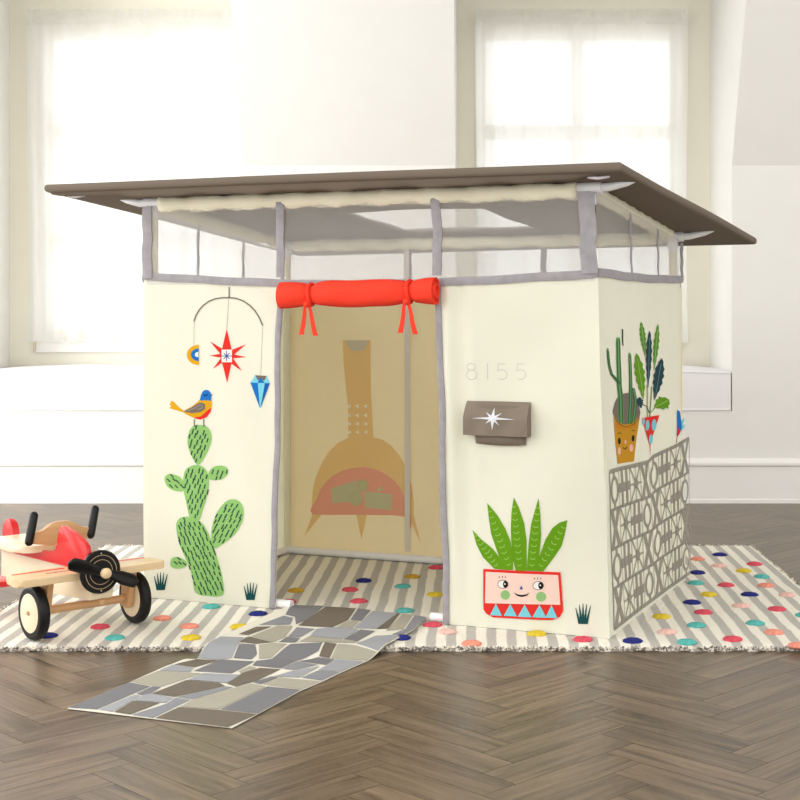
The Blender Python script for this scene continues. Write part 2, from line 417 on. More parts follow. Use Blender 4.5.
for i in range(NX+1):
    for j in range(NY+1):
        x = RX0+(RX1-RX0)*i/NX; y = RY0+(RY1-RY0)*j/NY
        ed = min(i, NX-i, j*2, (NY-j)*2)
        z = RT-(.004 if ed == 0 else 0)+R.uniform(-.0006, .0006)
        if ed == 0: x += R.uniform(-.003, .003); y += R.uniform(-.004, .004)
        G[i][j] = bm.verts.new((x, y, z))
for i in range(NX):
    for j in range(NY): bm.faces.new([G[i][j], G[i+1][j], G[i+1][j+1], G[i][j+1]])
loop = [G[i][0] for i in range(NX+1)]+[G[NX][j] for j in range(1, NY+1)]+[G[i][NY] for i in range(NX-1, -1, -1)]+[G[0][j] for j in range(NY-1, 0, -1)]
low = [bm.verts.new((v.co.x, v.co.y, .0005)) for v in loop]
for i in range(len(loop)):
    k = (i+1) % len(loop); bm.faces.new([loop[i], low[i], low[k], loop[k]])
bm.faces.new(low[::-1])
obj('woven_field', bm, rm, rug, smooth=False)
# looped yarn edge
bm = bmesh.new()
cols = [mat('yarn_cream', (222, 214, 198), 1), mat('yarn_grey', (150, 143, 138), 1), mat('yarn_dark', (112, 104, 98), 1)]
def tuft(x, y, dx, dy):
    r = R.uniform(.0028, .005); z = R.uniform(.003, .012); mi = R.choice((0, 0, 0, 1, 1, 2))
    c = Vector((x+dx*.002+R.uniform(-.002, .002), y+dy*.002+R.uniform(-.002, .003), z))
    top = bm.verts.new(c+Vector((R.uniform(-.003, .003), R.uniform(-.003, .003), r*R.uniform(.8, 1.3)))); bot = bm.verts.new((c.x, c.y, max(c.z-r, .0006)))
    ring = [bm.verts.new(c+Vector((math.cos(a)*r, math.sin(a)*r, 0))) for a in (0, PI/2, PI, 3*PI/2)]
    for k in range(4):
        bm.faces.new([ring[k], ring[(k+1) % 4], top]).material_index = mi; bm.faces.new([ring[(k+1) % 4], ring[k], bot]).material_index = mi
x = RX0
while x < RX1:
    tuft(x, RY0, 0, -1); tuft(x+.001, RY0, 0, -1); tuft(x, RY1, 0, 1); x += R.uniform(.0025, .0045)
y = RY0
while y < RY1:
    tuft(RX0, y, -1, 0); tuft(RX1, y, 1, 0); y += R.uniform(.004, .007)
obj('yarn_edge', bm, cols, rug)
DC = {'navy': (45, 50, 120), 'salmon': (233, 150, 130), 'pink': (232, 190, 180), 'rose': (214, 84, 100), 'yellow': (218, 192, 60), 'teal': (92, 178, 172), 'mustard': (200, 160, 60)}
dots = []
for x, y, c in ((342, 195, 'navy'), (215, 220, 'salmon'), (335, 258, 'pink'), (540, 248, 'rose'), (480, 287, 'yellow'), (215, 297, 'navy'), (582, 320, 'teal'), (205, 356, 'teal'),
                (378, 368, 'rose'), (607, 370, 'salmon'), (278, 422, 'yellow'), (513, 422, 'navy'), (728, 424, 'pink'), (183, 467, 'navy'), (463, 486, 'pink'), (668, 505, 'rose'),
                (248, 523, 'rose'), (10, 548, 'yellow'), (825, 540, 'teal'), (208, 597, 'teal'), (545, 585, 'teal'), (40, 635, 'pink'), (652, 637, 'salmon'), (415, 676, 'rose'),
                (153, 693, 'teal'), (790, 712, 'salmon')):
    dots.append((660+x/5.714, 520+y/5.714, c))
dots += [(632.6, 640, 'navy'), (536.7, 633, 'yellow'), (583, 638.6, 'rose'), (471.5, 642.5, 'salmon'), (447, 631, 'pink'), (363.7, 580, 'navy'), (412, 576, 'mustard'),
         (296, 590, 'mustard'), (350, 589, 'rose'), (402.5, 585.7, 'teal'), (358.7, 600.5, 'rose'), (435, 594, 'yellow'), (405, 610, 'teal'), (288, 601, 'rose'), (436, 567, 'rose'),
         (100, 626, 'rose'), (115, 637, 'teal'), (48, 635, 'navy'), (162, 617.6, 'salmon'), (189.5, 625.5, 'salmon'), (239.5, 626, 'yellow'), (191, 637, 'yellow'), (211, 606, 'teal'),
         (258, 613, 'navy'), (401, 637, 'navy'), (433, 624, 'rose')]
dm = None
for i, (px, py, c) in enumerate(dots):
    Y = F*(H-.017)/(py-CY); X = (px-CX)/F*Y
    bm = bmesh.new(); bmesh.ops.create_uvsphere(bm, u_segments=22, v_segments=10, radius=1)
    for v in bm.verts:
        f = 1+R.uniform(-.06, .06); v.co = Vector((v.co.x*.0265*f, v.co.y*.0265*f, v.co.z*.008*(f if v.co.z > 0 else 1)))
    o = obj('dot', bm, mat('felt_'+c, DC[c], 1, bump=.8, bscale=260, spec=.1, var=.15, vscale=80), rug, smooth=True)
    o.location = (X, Y, RT+.0015); o['label'] = 'raised %s wool dot' % c

# ================================================================ PLAYHOUSE
KS = .9835; LF = Vector((-1.0256, 4.338))*KS; U = Vector((1.390, -.554))*KS; W = U.length; U = U/W; V = Vector((-U.y, U.x)); D = .88*KS
ANG = math.atan2(U.y, U.x)
Z0 = RT+.0015; LEAN = .034
def ray(px, py): return Vector(((px-CX)/F, 1.0)), -(py-CY)/F
def front(px, py, b=0.0):
    d, dz = ray(px, py); tt = (b+LF.dot(V))/d.dot(V); P = d*tt-LF; z = H+dz*tt
    return P.dot(U)/(1-LEAN*(1-.65*b/D)*z/W), z
def side(px, py, a=None):
    d, dz = ray(px, py); z = .5; lf = .7
    for _ in range(5):
        tt = (W-LEAN*z*lf+LF.dot(U))/d.dot(U); z = H+dz*tt; lf = 1-.65*(d*tt-LF).dot(V)/D
    P = d*tt-LF
    return P.dot(V), H+dz*tt
DB = .875*KS
def back(px, py): return front(px, py, DB)
ph = thing('playhouse', 'large cream canvas playhouse with a slanted taupe roof and printed plants standing on the rug', 'playhouse', (LF.x, LF.y, 0), ANG)
def bump2(x, c, w): return math.exp(-((x-c)/w)**2)
def dfront(a, z):
    q = max(0, 1-abs(z-.5)/.6)
    d = .004*math.sin(a*9+z*3)*q+.0022*math.sin(a*31+z*7)*q
    if a > .9:   # upright folds beside the doorway and soft diagonal pulls
        d += (.011*bump2(a, 1.030, .017)-.006*bump2(a, 1.062, .02)+.003*bump2(a, 1.10, .025))*(.35+.65*min(1, z/.8))
        d += .006*math.sin((a-1.0)*14-z*7)*max(0, min(1, (z)/.3))*max(0, min(1, (1.0-z)/.2))
    return d
def dside(b_, z):
    q = max(0, 1-abs(z-.5)/.6)
    return -.012*math.sin(PI*b_/D)*q+.003*math.sin(b_*16+z*5)*q+.002*math.sin(z*17+b_*7)*q
def dback(a, z): return .003*math.sin(a*13+z*4)+.002*math.sin(a*5-z*11)
PLN = {
 'front': (front, dfront, lambda s, z, n: (s, -n, z)),
 'side': (side, dside, lambda s, z, n: (W+n, s, z)),
 'back': (back, dback, lambda s, z, n: (s, DB-n, z)),
}
class Print:
    def __init__(s, kind): s.kind = kind; s.items = []; s.T = (0, 0, 1)
    def crop(s, x, y, k): s.T = (x, y, k); return s
    def m(s, p): return (s.T[0]+p[0]/s.T[2], s.T[1]+p[1]/s.T[2])
    def poly(s, pts, col, layer=1): s.items.append(([PLN[s.kind][0](*s.m(p)) for p in pts], col, layer))
    def raw(s, pts, col, layer=1): s.items.append((pts, col, layer))
    def line(s, pts, wd, col, layer=1, raw=False):
        pts = [Vector(p) for p in pts]
        if wd.__class__ is not tuple: wd = (wd, wd)
        L = []; Rr = []; n = len(pts)
        for i, p in enumerate(pts):
            d = (pts[min(i+1, n-1)]-pts[max(i-1, 0)]).normalized(); nn = Vector((-d.y, d.x)); ww = (wd[0]+(wd[1]-wd[0])*i/(n-1))/2
            L.append(p+nn*ww); Rr.append(p-nn*ww)
        for i in range(n-1):
            q = [L[i], L[i+1], Rr[i+1], Rr[i]]
            (s.raw if raw else s.poly)([tuple(x) for x in q], col, layer)
    def ell(s, cx, cy, rx, ry, col, layer=1, rot=0, a0=0, a1=2*PI, n=24):
        pts = []
        for k in range(n if a1-a0 > 6.28 else n+1):
            a = a0+(a1-a0)*k/n; x, y = rx*math.cos(a), ry*math.sin(a)
            pts.append((cx+x*math.cos(rot)-y*math.sin(rot), cy+x*math.sin(rot)+y*math.cos(rot)))
        s.poly(pts, col, layer)
def ink(c):
    return mat('ink_%d_%d_%d' % c, c, .85, bump=.25, bscale=600, spec=.2, translucent=.2)
def panel(name, kind, s0, s1, z0f, z1f, prints=None, base=None, label=None, thick=.003, res=.010, parent=None, edge=None):
    _, disp, pos = PLN[kind]; bm = bmesh.new()
    nu = max(2, int((s1-s0)/res)); nv = max(2, int(1.0/res))
    def p(u, v, o):
        s = s0+(s1-s0)*u; zz = z0f(s)+(z1f(s)-z0f(s))*v
        if edge: s = s0+(edge(zz)-s0)*u
        return pos(s, zz, disp(s, zz)+o)
    sheet(bm, p, nu, nv, thick)
    mats = [base or canvas]
    if prints:
        for pts, col, layer in prints.items:
            m = ink(col)
            if m not in mats: mats.append(m)
            mi = mats.index(m)
            clean = []
            for q in pts:
                if not clean or (Vector(q)-Vector(clean[-1])).length > 1e-5: clean.append(q)
            if len(clean) < 3: continue
            b2 = bmesh.new(); vv = [b2.verts.new((q[0], q[1], 0)) for q in clean]
            try: b2.faces.new(vv).normal_update()
            except ValueError: b2.free(); continue
            bmesh.ops.triangulate(b2, faces=b2.faces[:], ngon_method='EAR_CLIP')
            xs = [q[0] for q in clean]; ys = [q[1] for q in clean]; g = .012
            k = math.floor(min(xs)/g)+1
            while k*g < max(xs):
                bmesh.ops.bisect_plane(b2, geom=b2.verts[:]+b2.edges[:]+b2.faces[:], plane_co=(k*g, 0, 0), plane_no=(1, 0, 0)); k += 1
            k = math.floor(min(ys)/g)+1
            while k*g < max(ys):
                bmesh.ops.bisect_plane(b2, geom=b2.verts[:]+b2.edges[:]+b2.faces[:], plane_co=(0, k*g, 0), plane_no=(0, 1, 0)); k += 1
            mp_ = {}
            for v in b2.verts: mp_[v] = bm.verts.new(pos(v.co.x, v.co.y, disp(v.co.x, v.co.y)+.0007+.0004*layer))
            for f in b2.faces:
                try:
                    nf = bm.faces.new([mp_[v] for v in f.verts]); nf.material_index = mi
                except ValueError: pass
            b2.free()
    o = obj(name, bm, mats, parent or ph, smooth=True, autos=50)
    if label: o['label'] = label
    return o
def ztop(a):            # upper hem sags a little between the posts
    return .987-.007*a/W-.027*math.sin(PI*min(max(a/W, 0), 1))
def zb(s): return Z0
DL0, DR0 = .458, .993     # doorway
DLB, DLT = front(275.5, 600), front(282.5, 308)
def dl(z): return DLB[0]+(DLT[0]-DLB[0])*(z-DLB[1])/(DLT[1]-DLB[1])

# ---- print colours
RED = (228, 52, 44); GREEN = (150, 200, 118); DKG = (52, 88, 70); TEALD = (28, 82, 84); BLUE = (30, 118, 200); SKY = (128, 214, 230)
GOLD = (226, 170, 22); GRY = (124, 114, 104); LEAF = (106, 160, 22); LLEAF = (160, 206, 96); PINK = (250, 222, 208); BLK = (32, 28, 28); WHT = (250, 248, 242)
BLOCK = (158, 152, 142)
# ---- left front panel print
P = Print('front')
P.crop(180, 280, 5.714)
P.line([(281, 40), (281, 104)], 7, GRY, 1)
arc = [(79, 236), (90, 203), (110, 170), (135, 143), (165, 122), (200, 108), (240, 102), (281, 101), (320, 105), (360, 119), (400, 146), (430, 177), (455, 217), (474, 260)]
P.line(arc, 8, GRY, 1)
P.line([(79, 236), (78, 372)], 1.6, GRY, 1); P.line([(279, 104), (267, 282)], 1.6, GRY, 1); P.line([(474, 262), (460, 545)], 1.6, GRY, 1)
def half(cx, cy, rx, ry): return [(cx-rx*math.sin(PI*k/16), cy-ry*math.cos(PI*k/16)) for k in range(17)]
P.poly(half(106, 428, 68, 58), GOLD, 1); P.poly(half(105, 427, 44, 36), BLUE, 2); P.poly(half(104, 426, 20, 15), WHT, 3)
c = (267, 433)
for (x, y, hw) in ((267, 280, 30), (375, 368, 18), (378, 441, 14), (352, 520, 18), (269, 588, 30), (186, 508, 16), (165, 432, 14), (170, 350, 18)):
    d = Vector((x-c[0], y-c[1])).normalized(); n_ = Vector((-d.y, d.x))*hw*1.2
    P.poly([(c[0]+n_.x, c[1]+n_.y), (x, y), (c[0]-n_.x, c[1]-n_.y)], RED, 1)
P.poly([(238, 398), (297, 398), (297, 470), (238, 470)], WHT, 2)
for a in range(4):
    r = 30 if a % 2 == 0 else 24; dx = r*math.cos(a*PI/4); dy = r*math.sin(a*PI/4)
    P.line([(267-dx, 434-dy), (267+dx, 434+dy)], 4.5, (40, 80, 160), 3)
P.poly([(428, 544), (495, 548), (513, 590), (456, 733), (400, 586)], SKY, 1)
P.poly([(428, 544), (495, 548), (482, 574), (442, 572)], GRY, 2); P.poly([(442, 588), (456, 556), (484, 588)], BLUE, 3)
P.poly([(400, 586), (442, 588), (454, 733)], BLUE, 2); P.poly([(484, 589), (513, 590), (457, 733)], (20, 96, 180), 2)
# bird
P.crop(170, 370, 13.333)
P.poly([(0, 455), (20, 440), (5, 428), (30, 430), (22, 405), (60, 425), (110, 480), (190, 545), (300, 480), (390, 400), (548, 405), (550, 480), (535, 560), (480, 630), (400, 662), (330, 645), (240, 600), (180, 560), (60, 525), (0, 505), (30, 480)], GOLD, 1)
P.poly([(390, 405), (410, 330), (430, 285), (465, 265), (505, 268), (535, 300), (545, 360), (545, 405), (520, 412), (500, 398), (480, 412), (455, 396), (430, 408)], BLUE, 2)
P.poly([(540, 315), (562, 335), (540, 355)], GRY, 2); P.line([(440, 328), (465, 342), (500, 328)], 16, (20, 50, 90), 3)
P.poly([(440, 590), (500, 530), (545, 505), (535, 560), (480, 630), (400, 662), (330, 645), (330, 630), (400, 620)], RED, 2)
P.poly([(190, 552), (290, 500), (380, 440), (430, 435), (462, 465), (460, 520), (400, 560), (300, 575)], GRY, 3)
P.line([(240, 545), (330, 510), (395, 465), (430, 470), (425, 505), (360, 530)], 9, (170, 160, 150), 4)
P.line([(325, 655), (325, 740)], 14, GRY, 1); P.line([(445, 655), (445, 740)], 14, GRY, 1)
P.poly([(315, 740), (345, 738), (345, 758), (322, 752)], GRY, 3); P.poly([(438, 735), (468, 740), (462, 758), (440, 755)], GRY, 3)
# cactus
P.crop(160, 420, 4.21)
pads = []
def pad(pts, hatch=True, seed=1, ang=-.25, gap=(15, 30)):
    P.poly(pts, GREEN, 1)
    pads.append((pts, ang, gap))
def smooth(pts, n=5):
    out = []; m_ = len(pts)
    for i in range(m_):
        p0, p1, p2, p3 = [Vector(pts[(i+k-1) % m_]) for k in range(4)]
        for k in range(n):
            q = k/n; out.append(tuple(.5*((2*p1)+(-p0+p2)*q+(2*p0-5*p1+4*p2-p3)*q*q+(-p0+3*p1-3*p2+p3)*q**3)))
    return out
pad(smooth([(165, 20), (200, 32), (215, 75), (200, 130), (175, 178), (156, 186), (135, 150), (119, 100), (124, 50), (140, 26)]), ang=.25)
pad(smooth([(155, 188), (190, 205), (205, 245), (203, 300), (185, 370), (165, 425), (130, 410), (112, 340), (102, 290), (102, 240), (115, 205)]), ang=.2)
pad(smooth([(205, 248), (203, 225), (220, 200), (250, 192), (278, 200), (284, 225), (262, 248), (232, 254)]), ang=.3)
pad(smooth([(104, 260), (80, 236), (45, 226), (22, 240), (28, 272), (50, 292), (80, 300), (102, 296)]), ang=-.8)
pad(smooth([(100, 408), (145, 410), (185, 440), (215, 500), (245, 590), (265, 670), (266, 736), (200, 740), (150, 724), (135, 650), (110, 585), (82, 520), (70, 450), (78, 420)]), ang=-.35)
pad(smooth([(218, 500), (222, 440), (245, 380), (285, 338), (325, 338), (350, 370), (345, 430), (305, 490), (232, 540)]), ang=.5)
pad(smooth([(112, 596), (90, 580), (60, 577), (45, 595), (50, 618), (75, 626), (112, 615)]), ang=-.9)
def inside(pt, poly):
    x, y = pt; r = False; n = len(poly)
    for i in range(n):
        x1, y1 = poly[i]; x2, y2 = poly[(i+1) % n]
        if (y1 > y) != (y2 > y) and x < (x2-x1)*(y-y1)/(y2-y1)+x1: r = not r
    return r
for pts, ang, gap in pads:
    xs = [q[0] for q in pts]; ys = [q[1] for q in pts]
    row = 0; y = min(ys)+8
    while y < max(ys)-6:
        x = min(xs)-30+(row % 2)*9+R.uniform(-2, 2)
        while x < max(xs):
            L_ = R.uniform(8.5, 12); dx = math.sin(ang)*L_; dy = -math.cos(ang)*L_
            a1 = (x-dx, y-dy); a2 = (x+dx, y+dy)
            jx, jy = R.uniform(-4, 4), R.uniform(-5, 5); a1 = (a1[0]+jx, a1[1]+jy); a2 = (a2[0]+jx, a2[1]+jy)
            if inside(a1, pts) and inside(a2, pts):
                P.line([a1, (x+jx, y+jy), a2], 5.6, DKG, 2)
            x += 20.5
        y += 21; row += 1
def grass(P, x, y, s):   # blades from a base
    for (tx, ty, w_) in ((-24, -52, 11), (-12, -62, 11), (0, -66, 11), (12, -64, 10), (25, -60, 10)):
        bx = tx*.42
        P.poly([(x+(bx-w_/2)*s, y), (x+tx*s-1*s, y+ty*s), (x+tx*s+1*s, y+ty*s), (x+(bx+w_/2)*s, y)], TEALD, 1)
    P.poly([(x-10*s, y-22*s), (x+13*s, y-20*s), (x+11*s, y), (x-9*s, y)], TEALD, 1)
P.crop(0, 0, 1)
grass(P, 161, 590, .27); grass(P, 250.5, 600, .27)
panel('front_wall', 'front', 0, DL0, zb, ztop, P, label='cream canvas wall printed with a cactus, a bird and a hanging mobile', edge=dl)
# ---- right front panel print
P = Print('front')
P.crop(455, 490, 5.714)
leaves = [((95, 230), (150, 285), (215, 335), (265, 395), (292, 455), (225, 450), (160, 385), (120, 310)),
          ((180, 75), (245, 150), (290, 220), (320, 290), (335, 370), (335, 455), (290, 455), (255, 385), (205, 250), (190, 160)),
          ((337, 42), (368, 100), (400, 190), (413, 290), (412, 460), (350, 462), (330, 380), (322, 230), (325, 130)),
          ((481, 45), (492, 140), (495, 260), (487, 350), (478, 420), (470, 462), (412, 460), (425, 300), (440, 190), (465, 100)),
          ((646, 170), (630, 250), (610, 320), (570, 380), (505, 465), (455, 462), (490, 360), (520, 280), (560, 215), (600, 185))]
axes = [((108, 248), (245, 440)), ((190, 105), (318, 440)), ((340, 75), (375, 445)), ((480, 80), (440, 445)), ((630, 195), (485, 445))]
for i, l in enumerate(leaves):
    P.poly(l, LEAF, 1+(i % 2))
    A_, B_ = Vector(axes[i][0]), Vector(axes[i][1]); n = 10 if i in (1, 2, 3) else 8
    d = (B_-A_).normalized(); nn = Vector((-d.y, d.x))
    for k in range(n):
        q = A_+(B_-A_)*(k+.6)/n; s_ = 6+11*math.sin(PI*min(1, (k+1.5)/n*.75))
        P.line([tuple(q+nn*s_-d*s_*.55), tuple(q+nn*s_*.5), tuple(q), tuple(q-nn*s_*.5), tuple(q-nn*s_-d*s_*.55)], 5, LLEAF, 4)
P.poly([(163, 450), (603, 470), (618, 690), (600, 725), (560, 742), (500, 742), (220, 727), (180, 705), (165, 680)], RED, 5)
P.poly([(177, 466), (590, 486), (602, 656), (174, 645)], PINK, 6)
for (x, y, w1) in ((236, 648, 34), (318, 650, 38), (400, 654, 40), (484, 655, 40), (552, 656, 34)):
    P.poly([(x, y), (x+w1, y+70+(x-236)*.02), (x-w1, y+66+(x-236)*.02)], SKY, 6)
for (ex, ey) in ((277, 537), (478, 545)):
    P.ell(ex, ey, 31, 25, BLK, 7); P.ell(ex, ey, 28, 22, WHT, 8); P.ell(ex+15, ey, 14, 21, BLK, 9, n=16); P.ell(ex+12, ey-2, 4, 5, WHT, 10, n=8)
    for k in (-1, 0, 1): P.line([(ex-3+k*17, ey-36), (ex-3+k*17+k*2, ey-46)], 4, BLK, 7)
P.poly([(382, 543), (392, 566), (372, 566)], (60, 80, 150), 7)
P.poly([(338, 582), (360, 594), (385, 598), (410, 595), (430, 583), (415, 602), (385, 610), (355, 602)], BLK, 7)
P.ell(290, 598, 27, 27, (150, 196, 128), 7); P.ell(494, 609, 29, 28, (150, 196, 128), 7)
P.crop(0, 0, 1)
grass(P, 583, 624, .31)
# house number and pocket star
SIL = (206, 206, 203)
P.crop(460, 355, 10)
P.line([(120+45*math.cos(a)*.95, 118+34*math.sin(a)) for a in [2*PI*k/16 for k in range(17)]], 6, SIL, 1)
P.line([(124+52*math.cos(a), 198+48*math.sin(a)) for a in [2*PI*k/18 for k in range(19)]], 6, SIL, 1)
P.line([(277, 82), (277, 245)], 6, SIL, 1)
for ox in (380, 568):
    P.line([(ox+70, 90), (ox, 90), (ox-4, 158)], 6, SIL, 1)
    P.line([(ox-4, 158), (ox+28, 146), (ox+65, 155), (ox+88, 190), (ox+76, 228), (ox+40, 246), (ox+2, 238)], 6, SIL, 1)
panel('front_wall', 'front', DR0, W, zb, ztop, P, label='cream canvas wall printed with a smiling potted plant and house number')
# ---- side panel print
P = Print('side')
P.crop(604, 360, 7.273)
P.poly(smooth([(88, 400), (90, 330), (115, 270), (160, 243), (205, 243), (245, 275), (268, 330), (280, 405), (185, 480)]), GRY, 1)
P.poly([(88, 400), (125, 455), (165, 470), (220, 460), (280, 403), (235, 738), (117, 755)], (204, 148, 28), 3)
P.line([(92, 415), (125, 465), (180, 490), (235, 465), (276, 415)], 6, (150, 90, 30), 4)
P.line([(105, 460), (125, 500), (145, 470), (165, 505), (190, 480), (215, 500), (235, 465), (255, 485)], 6, (214, 92, 30), 4)
for ex, ey in ((132, 590), (230, 570)):
    P.ell(ex, ey, 11, 24, BLK, 4, n=14); P.line([(ex-12, ey-52), (ex, ey-60), (ex+14, ey-56)], 5, BLK, 4)
P.ell(130, 662, 13, 28, (246, 190, 170), 4); P.ell(217, 640, 14, 28, (246, 190, 170), 4); P.ell(176, 597, 7, 16, (246, 190, 170), 4, n=10)
P.line([(160, 638), (172, 650), (188, 634)], 7, BLK, 4)
# tall cactus stems (crop 600,310 x5)
P.crop(600, 310, 5)
CG = (108, 160, 98)
for pts, wd in (([(92, 150), (95, 250), (103, 380), (112, 440), (120, 570)], (20, 26)), ([(40, 205), (48, 270), (62, 320), (95, 358), (100, 372)], (11, 15)),
                ([(152, 225), (157, 340), (160, 450), (158, 570)], (13, 22)), ([(172, 390), (186, 450), (182, 520), (175, 572)], (8, 22)), ([(114, 95), (114, 150), (116, 178)], (7, 4))):
    P.line(pts, wd, CG, 2)
    for o_ in (-.28, .24): P.line([(x+o_*wd[1], y) for x, y in pts], 3, (36, 92, 62), 4)
P.ell(92, 146, 10, 10, CG, 2); P.ell(152, 222, 6, 9, CG, 2); P.ell(40, 200, 5, 10, CG, 2)
# leafy plant (crop 636,315 x6.154)
P.crop(636, 315, 6.154)
def leaf(ax, ay, bx, by, hw, col, layer, teeth=5, rib=None):
    A_, B_ = Vector((ax, ay)), Vector((bx, by)); d = B_-A_; n_ = Vector((-d.y, d.x)).normalized(); L_ = []; R_ = []
    m = teeth*2
    for k in range(1, m):
        f = k/m; w_ = hw*math.sin(PI*f**.8)*(1 if k % 2 else .72)
        L_.append(tuple(A_+d*f+n_*w_)); R_.append(tuple(A_+d*f-n_*w_))
    P.poly([tuple(A_)]+L_+[tuple(B_)]+R_[::-1], col, layer)
    if rib: P.line([tuple(A_+d*.12), tuple(A_+d*.97)], 3, rib, layer+1)
LG = (96, 150, 56); DT = (36, 70, 78)
P.line([(86, 430), (92, 630)], 9, (168, 170, 120), 1); P.line([(112, 440), (106, 625)], 7, (120, 150, 100), 1); P.line([(48, 548), (82, 560), (104, 605)], 5, DT, 2); P.line([(140, 560), (112, 600)], 5, LG, 2)
leaf(42, 40, 74, 260, 20, LG, 2, 7, (170, 200, 120)); leaf(140, 55, 124, 345, 17, LG, 2, 7, (170, 200, 120))
leaf(94, 95, 90, 450, 19, DT, 4, 7, (100, 140, 150)); leaf(164, 265, 126, 525, 30, DT, 5, 6, (100, 140, 150)); leaf(12, 235, 62, 520, 38, (104, 156, 30), 3, 6, (180, 212, 110))
leaf(30, 505, 48, 575, 26, DT, 2, 4); leaf(205, 520, 128, 570, 46, (104, 156, 30), 2, 4, (180, 212, 110))
P.poly([(56, 636), (156, 616), (116, 800), (112, 800)], RED, 3)
for x, y, rx, ry in ((92, 680, 12, 34), (130, 678, 13, 36), (117, 765, 12, 30), (66, 655, 8, 20)): P.ell(x, y, rx, ry, SKY, 4, n=14)
P.poly([(112, 795), (117, 795), (114, 870)], RED, 3)
P.poly(smooth([(252, 595), (262, 588), (272, 600), (276, 640), (280, 690), (262, 735), (248, 745), (250, 690)]), BLUE, 2)
P.poly([(248, 745), (252, 690), (272, 712), (262, 735)], RED, 3); P.poly([(276, 650), (298, 635), (285, 680), (305, 670), (280, 712)], SKY, 3); P.line([(252, 745), (245, 785)], 3, GRY, 2)
# breeze-block grid
P.crop(0, 0, 1)
lt = side(611.2, 471.5); lb = side(613.7, 628.7); rt = side(687.8, 438.5); rb = side(689.5, 572.5)
st1 = side(657, 461); st2 = side(657.3, 457)
def zt_(s):
    if s < st1[0]: return lt[1]+(st1[1]-lt[1])*(s-lt[0])/(st1[0]-lt[0])
    return st2[1]+(rt[1]-st2[1])*(s-st2[0])/(rt[0]-st2[0])
zt0 = max(lt[1], rt[1])*.5+min(lt[1], rt[1])*.5
def blk(u, v):      # u 0..8 along, v 0..4 up
    s = lt[0]+(rt[0]-lt[0])*u/8
    s = lb[0]+(rb[0]-lb[0])*u/8
    zlo = lb[1]+(rb[1]-lb[1])*u/8; return s, zlo+(zt_(s)-zlo)*v/4
LW = .011
for v in range(5): P.line([blk(u/2, v) for u in range(17)], .012 if v in (0, 4) else .009, BLOCK, 1, raw=True)
for u in range(9): P.line([blk(u, 0), blk(u, 4)], .009 if u in (0, 8) else .004, BLOCK, 2, raw=True)
seq = ['ohax', 'xaho', 'ohax', 'xaho']
seqs = ['oha xoaha'.replace(' ', '')+'x', 'xahoxaho', 'ohaxohax', 'xahoxaho']
seqs = ['xahoxaho', 'ohaxohax', 'xahoxaho', 'ohaxohax']
for v in range(4):
    for u in range(8):
        k = seqs[v][u]
        B = lambda x, y: blk(u+x, v+y)
        if k == 'x':
            P.raw([B(.0, 0), B(.30, 0), B(.5, .36), B(.5, .5), B(.36, .5)], BLOCK, 3); P.raw([B(1, 0), B(.64, .5), B(.5, .5), B(.5, .36), B(.70, 0)], BLOCK, 3)
            P.raw([B(0, 1), B(.36, .5), B(.5, .5), B(.5, .64), B(.30, 1)], BLOCK, 3); P.raw([B(1, 1), B(.70, 1), B(.5, .64), B(.5, .5), B(.64, .5)], BLOCK, 3)
        elif k == 'h':
            P.raw([B(0, .38), B(1, .38), B(1, .62), B(0, .62)], BLOCK, 3)
            for x in (.30, .70): P.raw([B(x-.08, 0), B(x+.08, 0), B(x+.08, 1), B(x-.08, 1)], BLOCK, 4)
        elif k == 'o':
            for q in range(20):
                a0 = 2*PI*q/20; a1 = 2*PI*(q+1)/20
                P.raw([B(.5+.42*math.cos(a0), .5+.36*math.sin(a0)), B(.5+.42*math.cos(a1), .5+.36*math.sin(a1)), B(.5+.27*math.cos(a1), .5+.27*math.sin(a1)), B(.5+.27*math.cos(a0), .5+.27*math.sin(a0))], BLOCK, 3)
            P.raw([B(.42, 0), B(.58, 0), B(.58, .16), B(.42, .16)], BLOCK, 3); P.raw([B(.42, .84), B(.58, .84), B(.58, 1), B(.42, 1)], BLOCK, 3)
        else:
            P.line([B(0, 0), B(1, 1)], .0065, BLOCK, 3, raw=True); P.line([B(0, 1), B(1, 0)], .0065, BLOCK, 4, raw=True); P.line([B(.5, 0), B(.5, 1)], .0055, BLOCK, 5, raw=True)
            P.line([B(0, .5), B(1, .5)], .0055, BLOCK, 6, raw=True)
            P.raw([B(.5, .32), B(.72, .5), B(.5, .68), B(.28, .5)], BLOCK, 7)
def ztside(b_): return .985-.006*math.sin(PI*b_/D)
panel('side_wall', 'side', .004, D, zb, ztside, P, label='cream canvas wall printed with breeze blocks and potted plants')
# left side wall (plain) and back wall with the printed fireplace
PLN['left'] = (side, lambda s, z: .003*math.sin(s*14+z*5), lambda s, z, n: (0-n, s, z))
panel('side_wall', 'left', .004, D, zb, ztside)
P = Print('back')
P.crop(300, 330, 3.725)
OCH = (246, 212, 150); ORD = (252, 184, 158); OGR = (216, 212, 172); OGT = (224, 216, 192)
P.poly([(159, 38), (264, 38), (266, 200), (274, 400), (308, 408), (340, 430), (368, 462), (390, 498), (408, 545), (419, 585), (425, 630), (425, 690), (300, 690), (45, 688), (45, 630), (50, 585), (62, 540), (82, 495), (108, 452), (142, 420), (180, 402), (180, 290), (170, 200), (162, 120)], OCH, 1)
P.poly([(168, 38), (256, 38), (245, 70), (225, 78), (195, 78), (178, 62)], OGT, 2)
P.poly([(50, 680), (85, 682), (18, 768)], OCH, 1); P.poly([(208, 688), (248, 688), (229, 778)], OCH, 1); P.poly([(400, 685), (425, 685), (452, 790)], OCH, 1)
P.poly(smooth([(48, 684), (62, 630), (90, 575), (140, 532), (215, 512), (290, 522), (350, 560), (385, 610), (415, 690), (414, 740), (385, 694), (200, 688)], 4), ORD, 2)
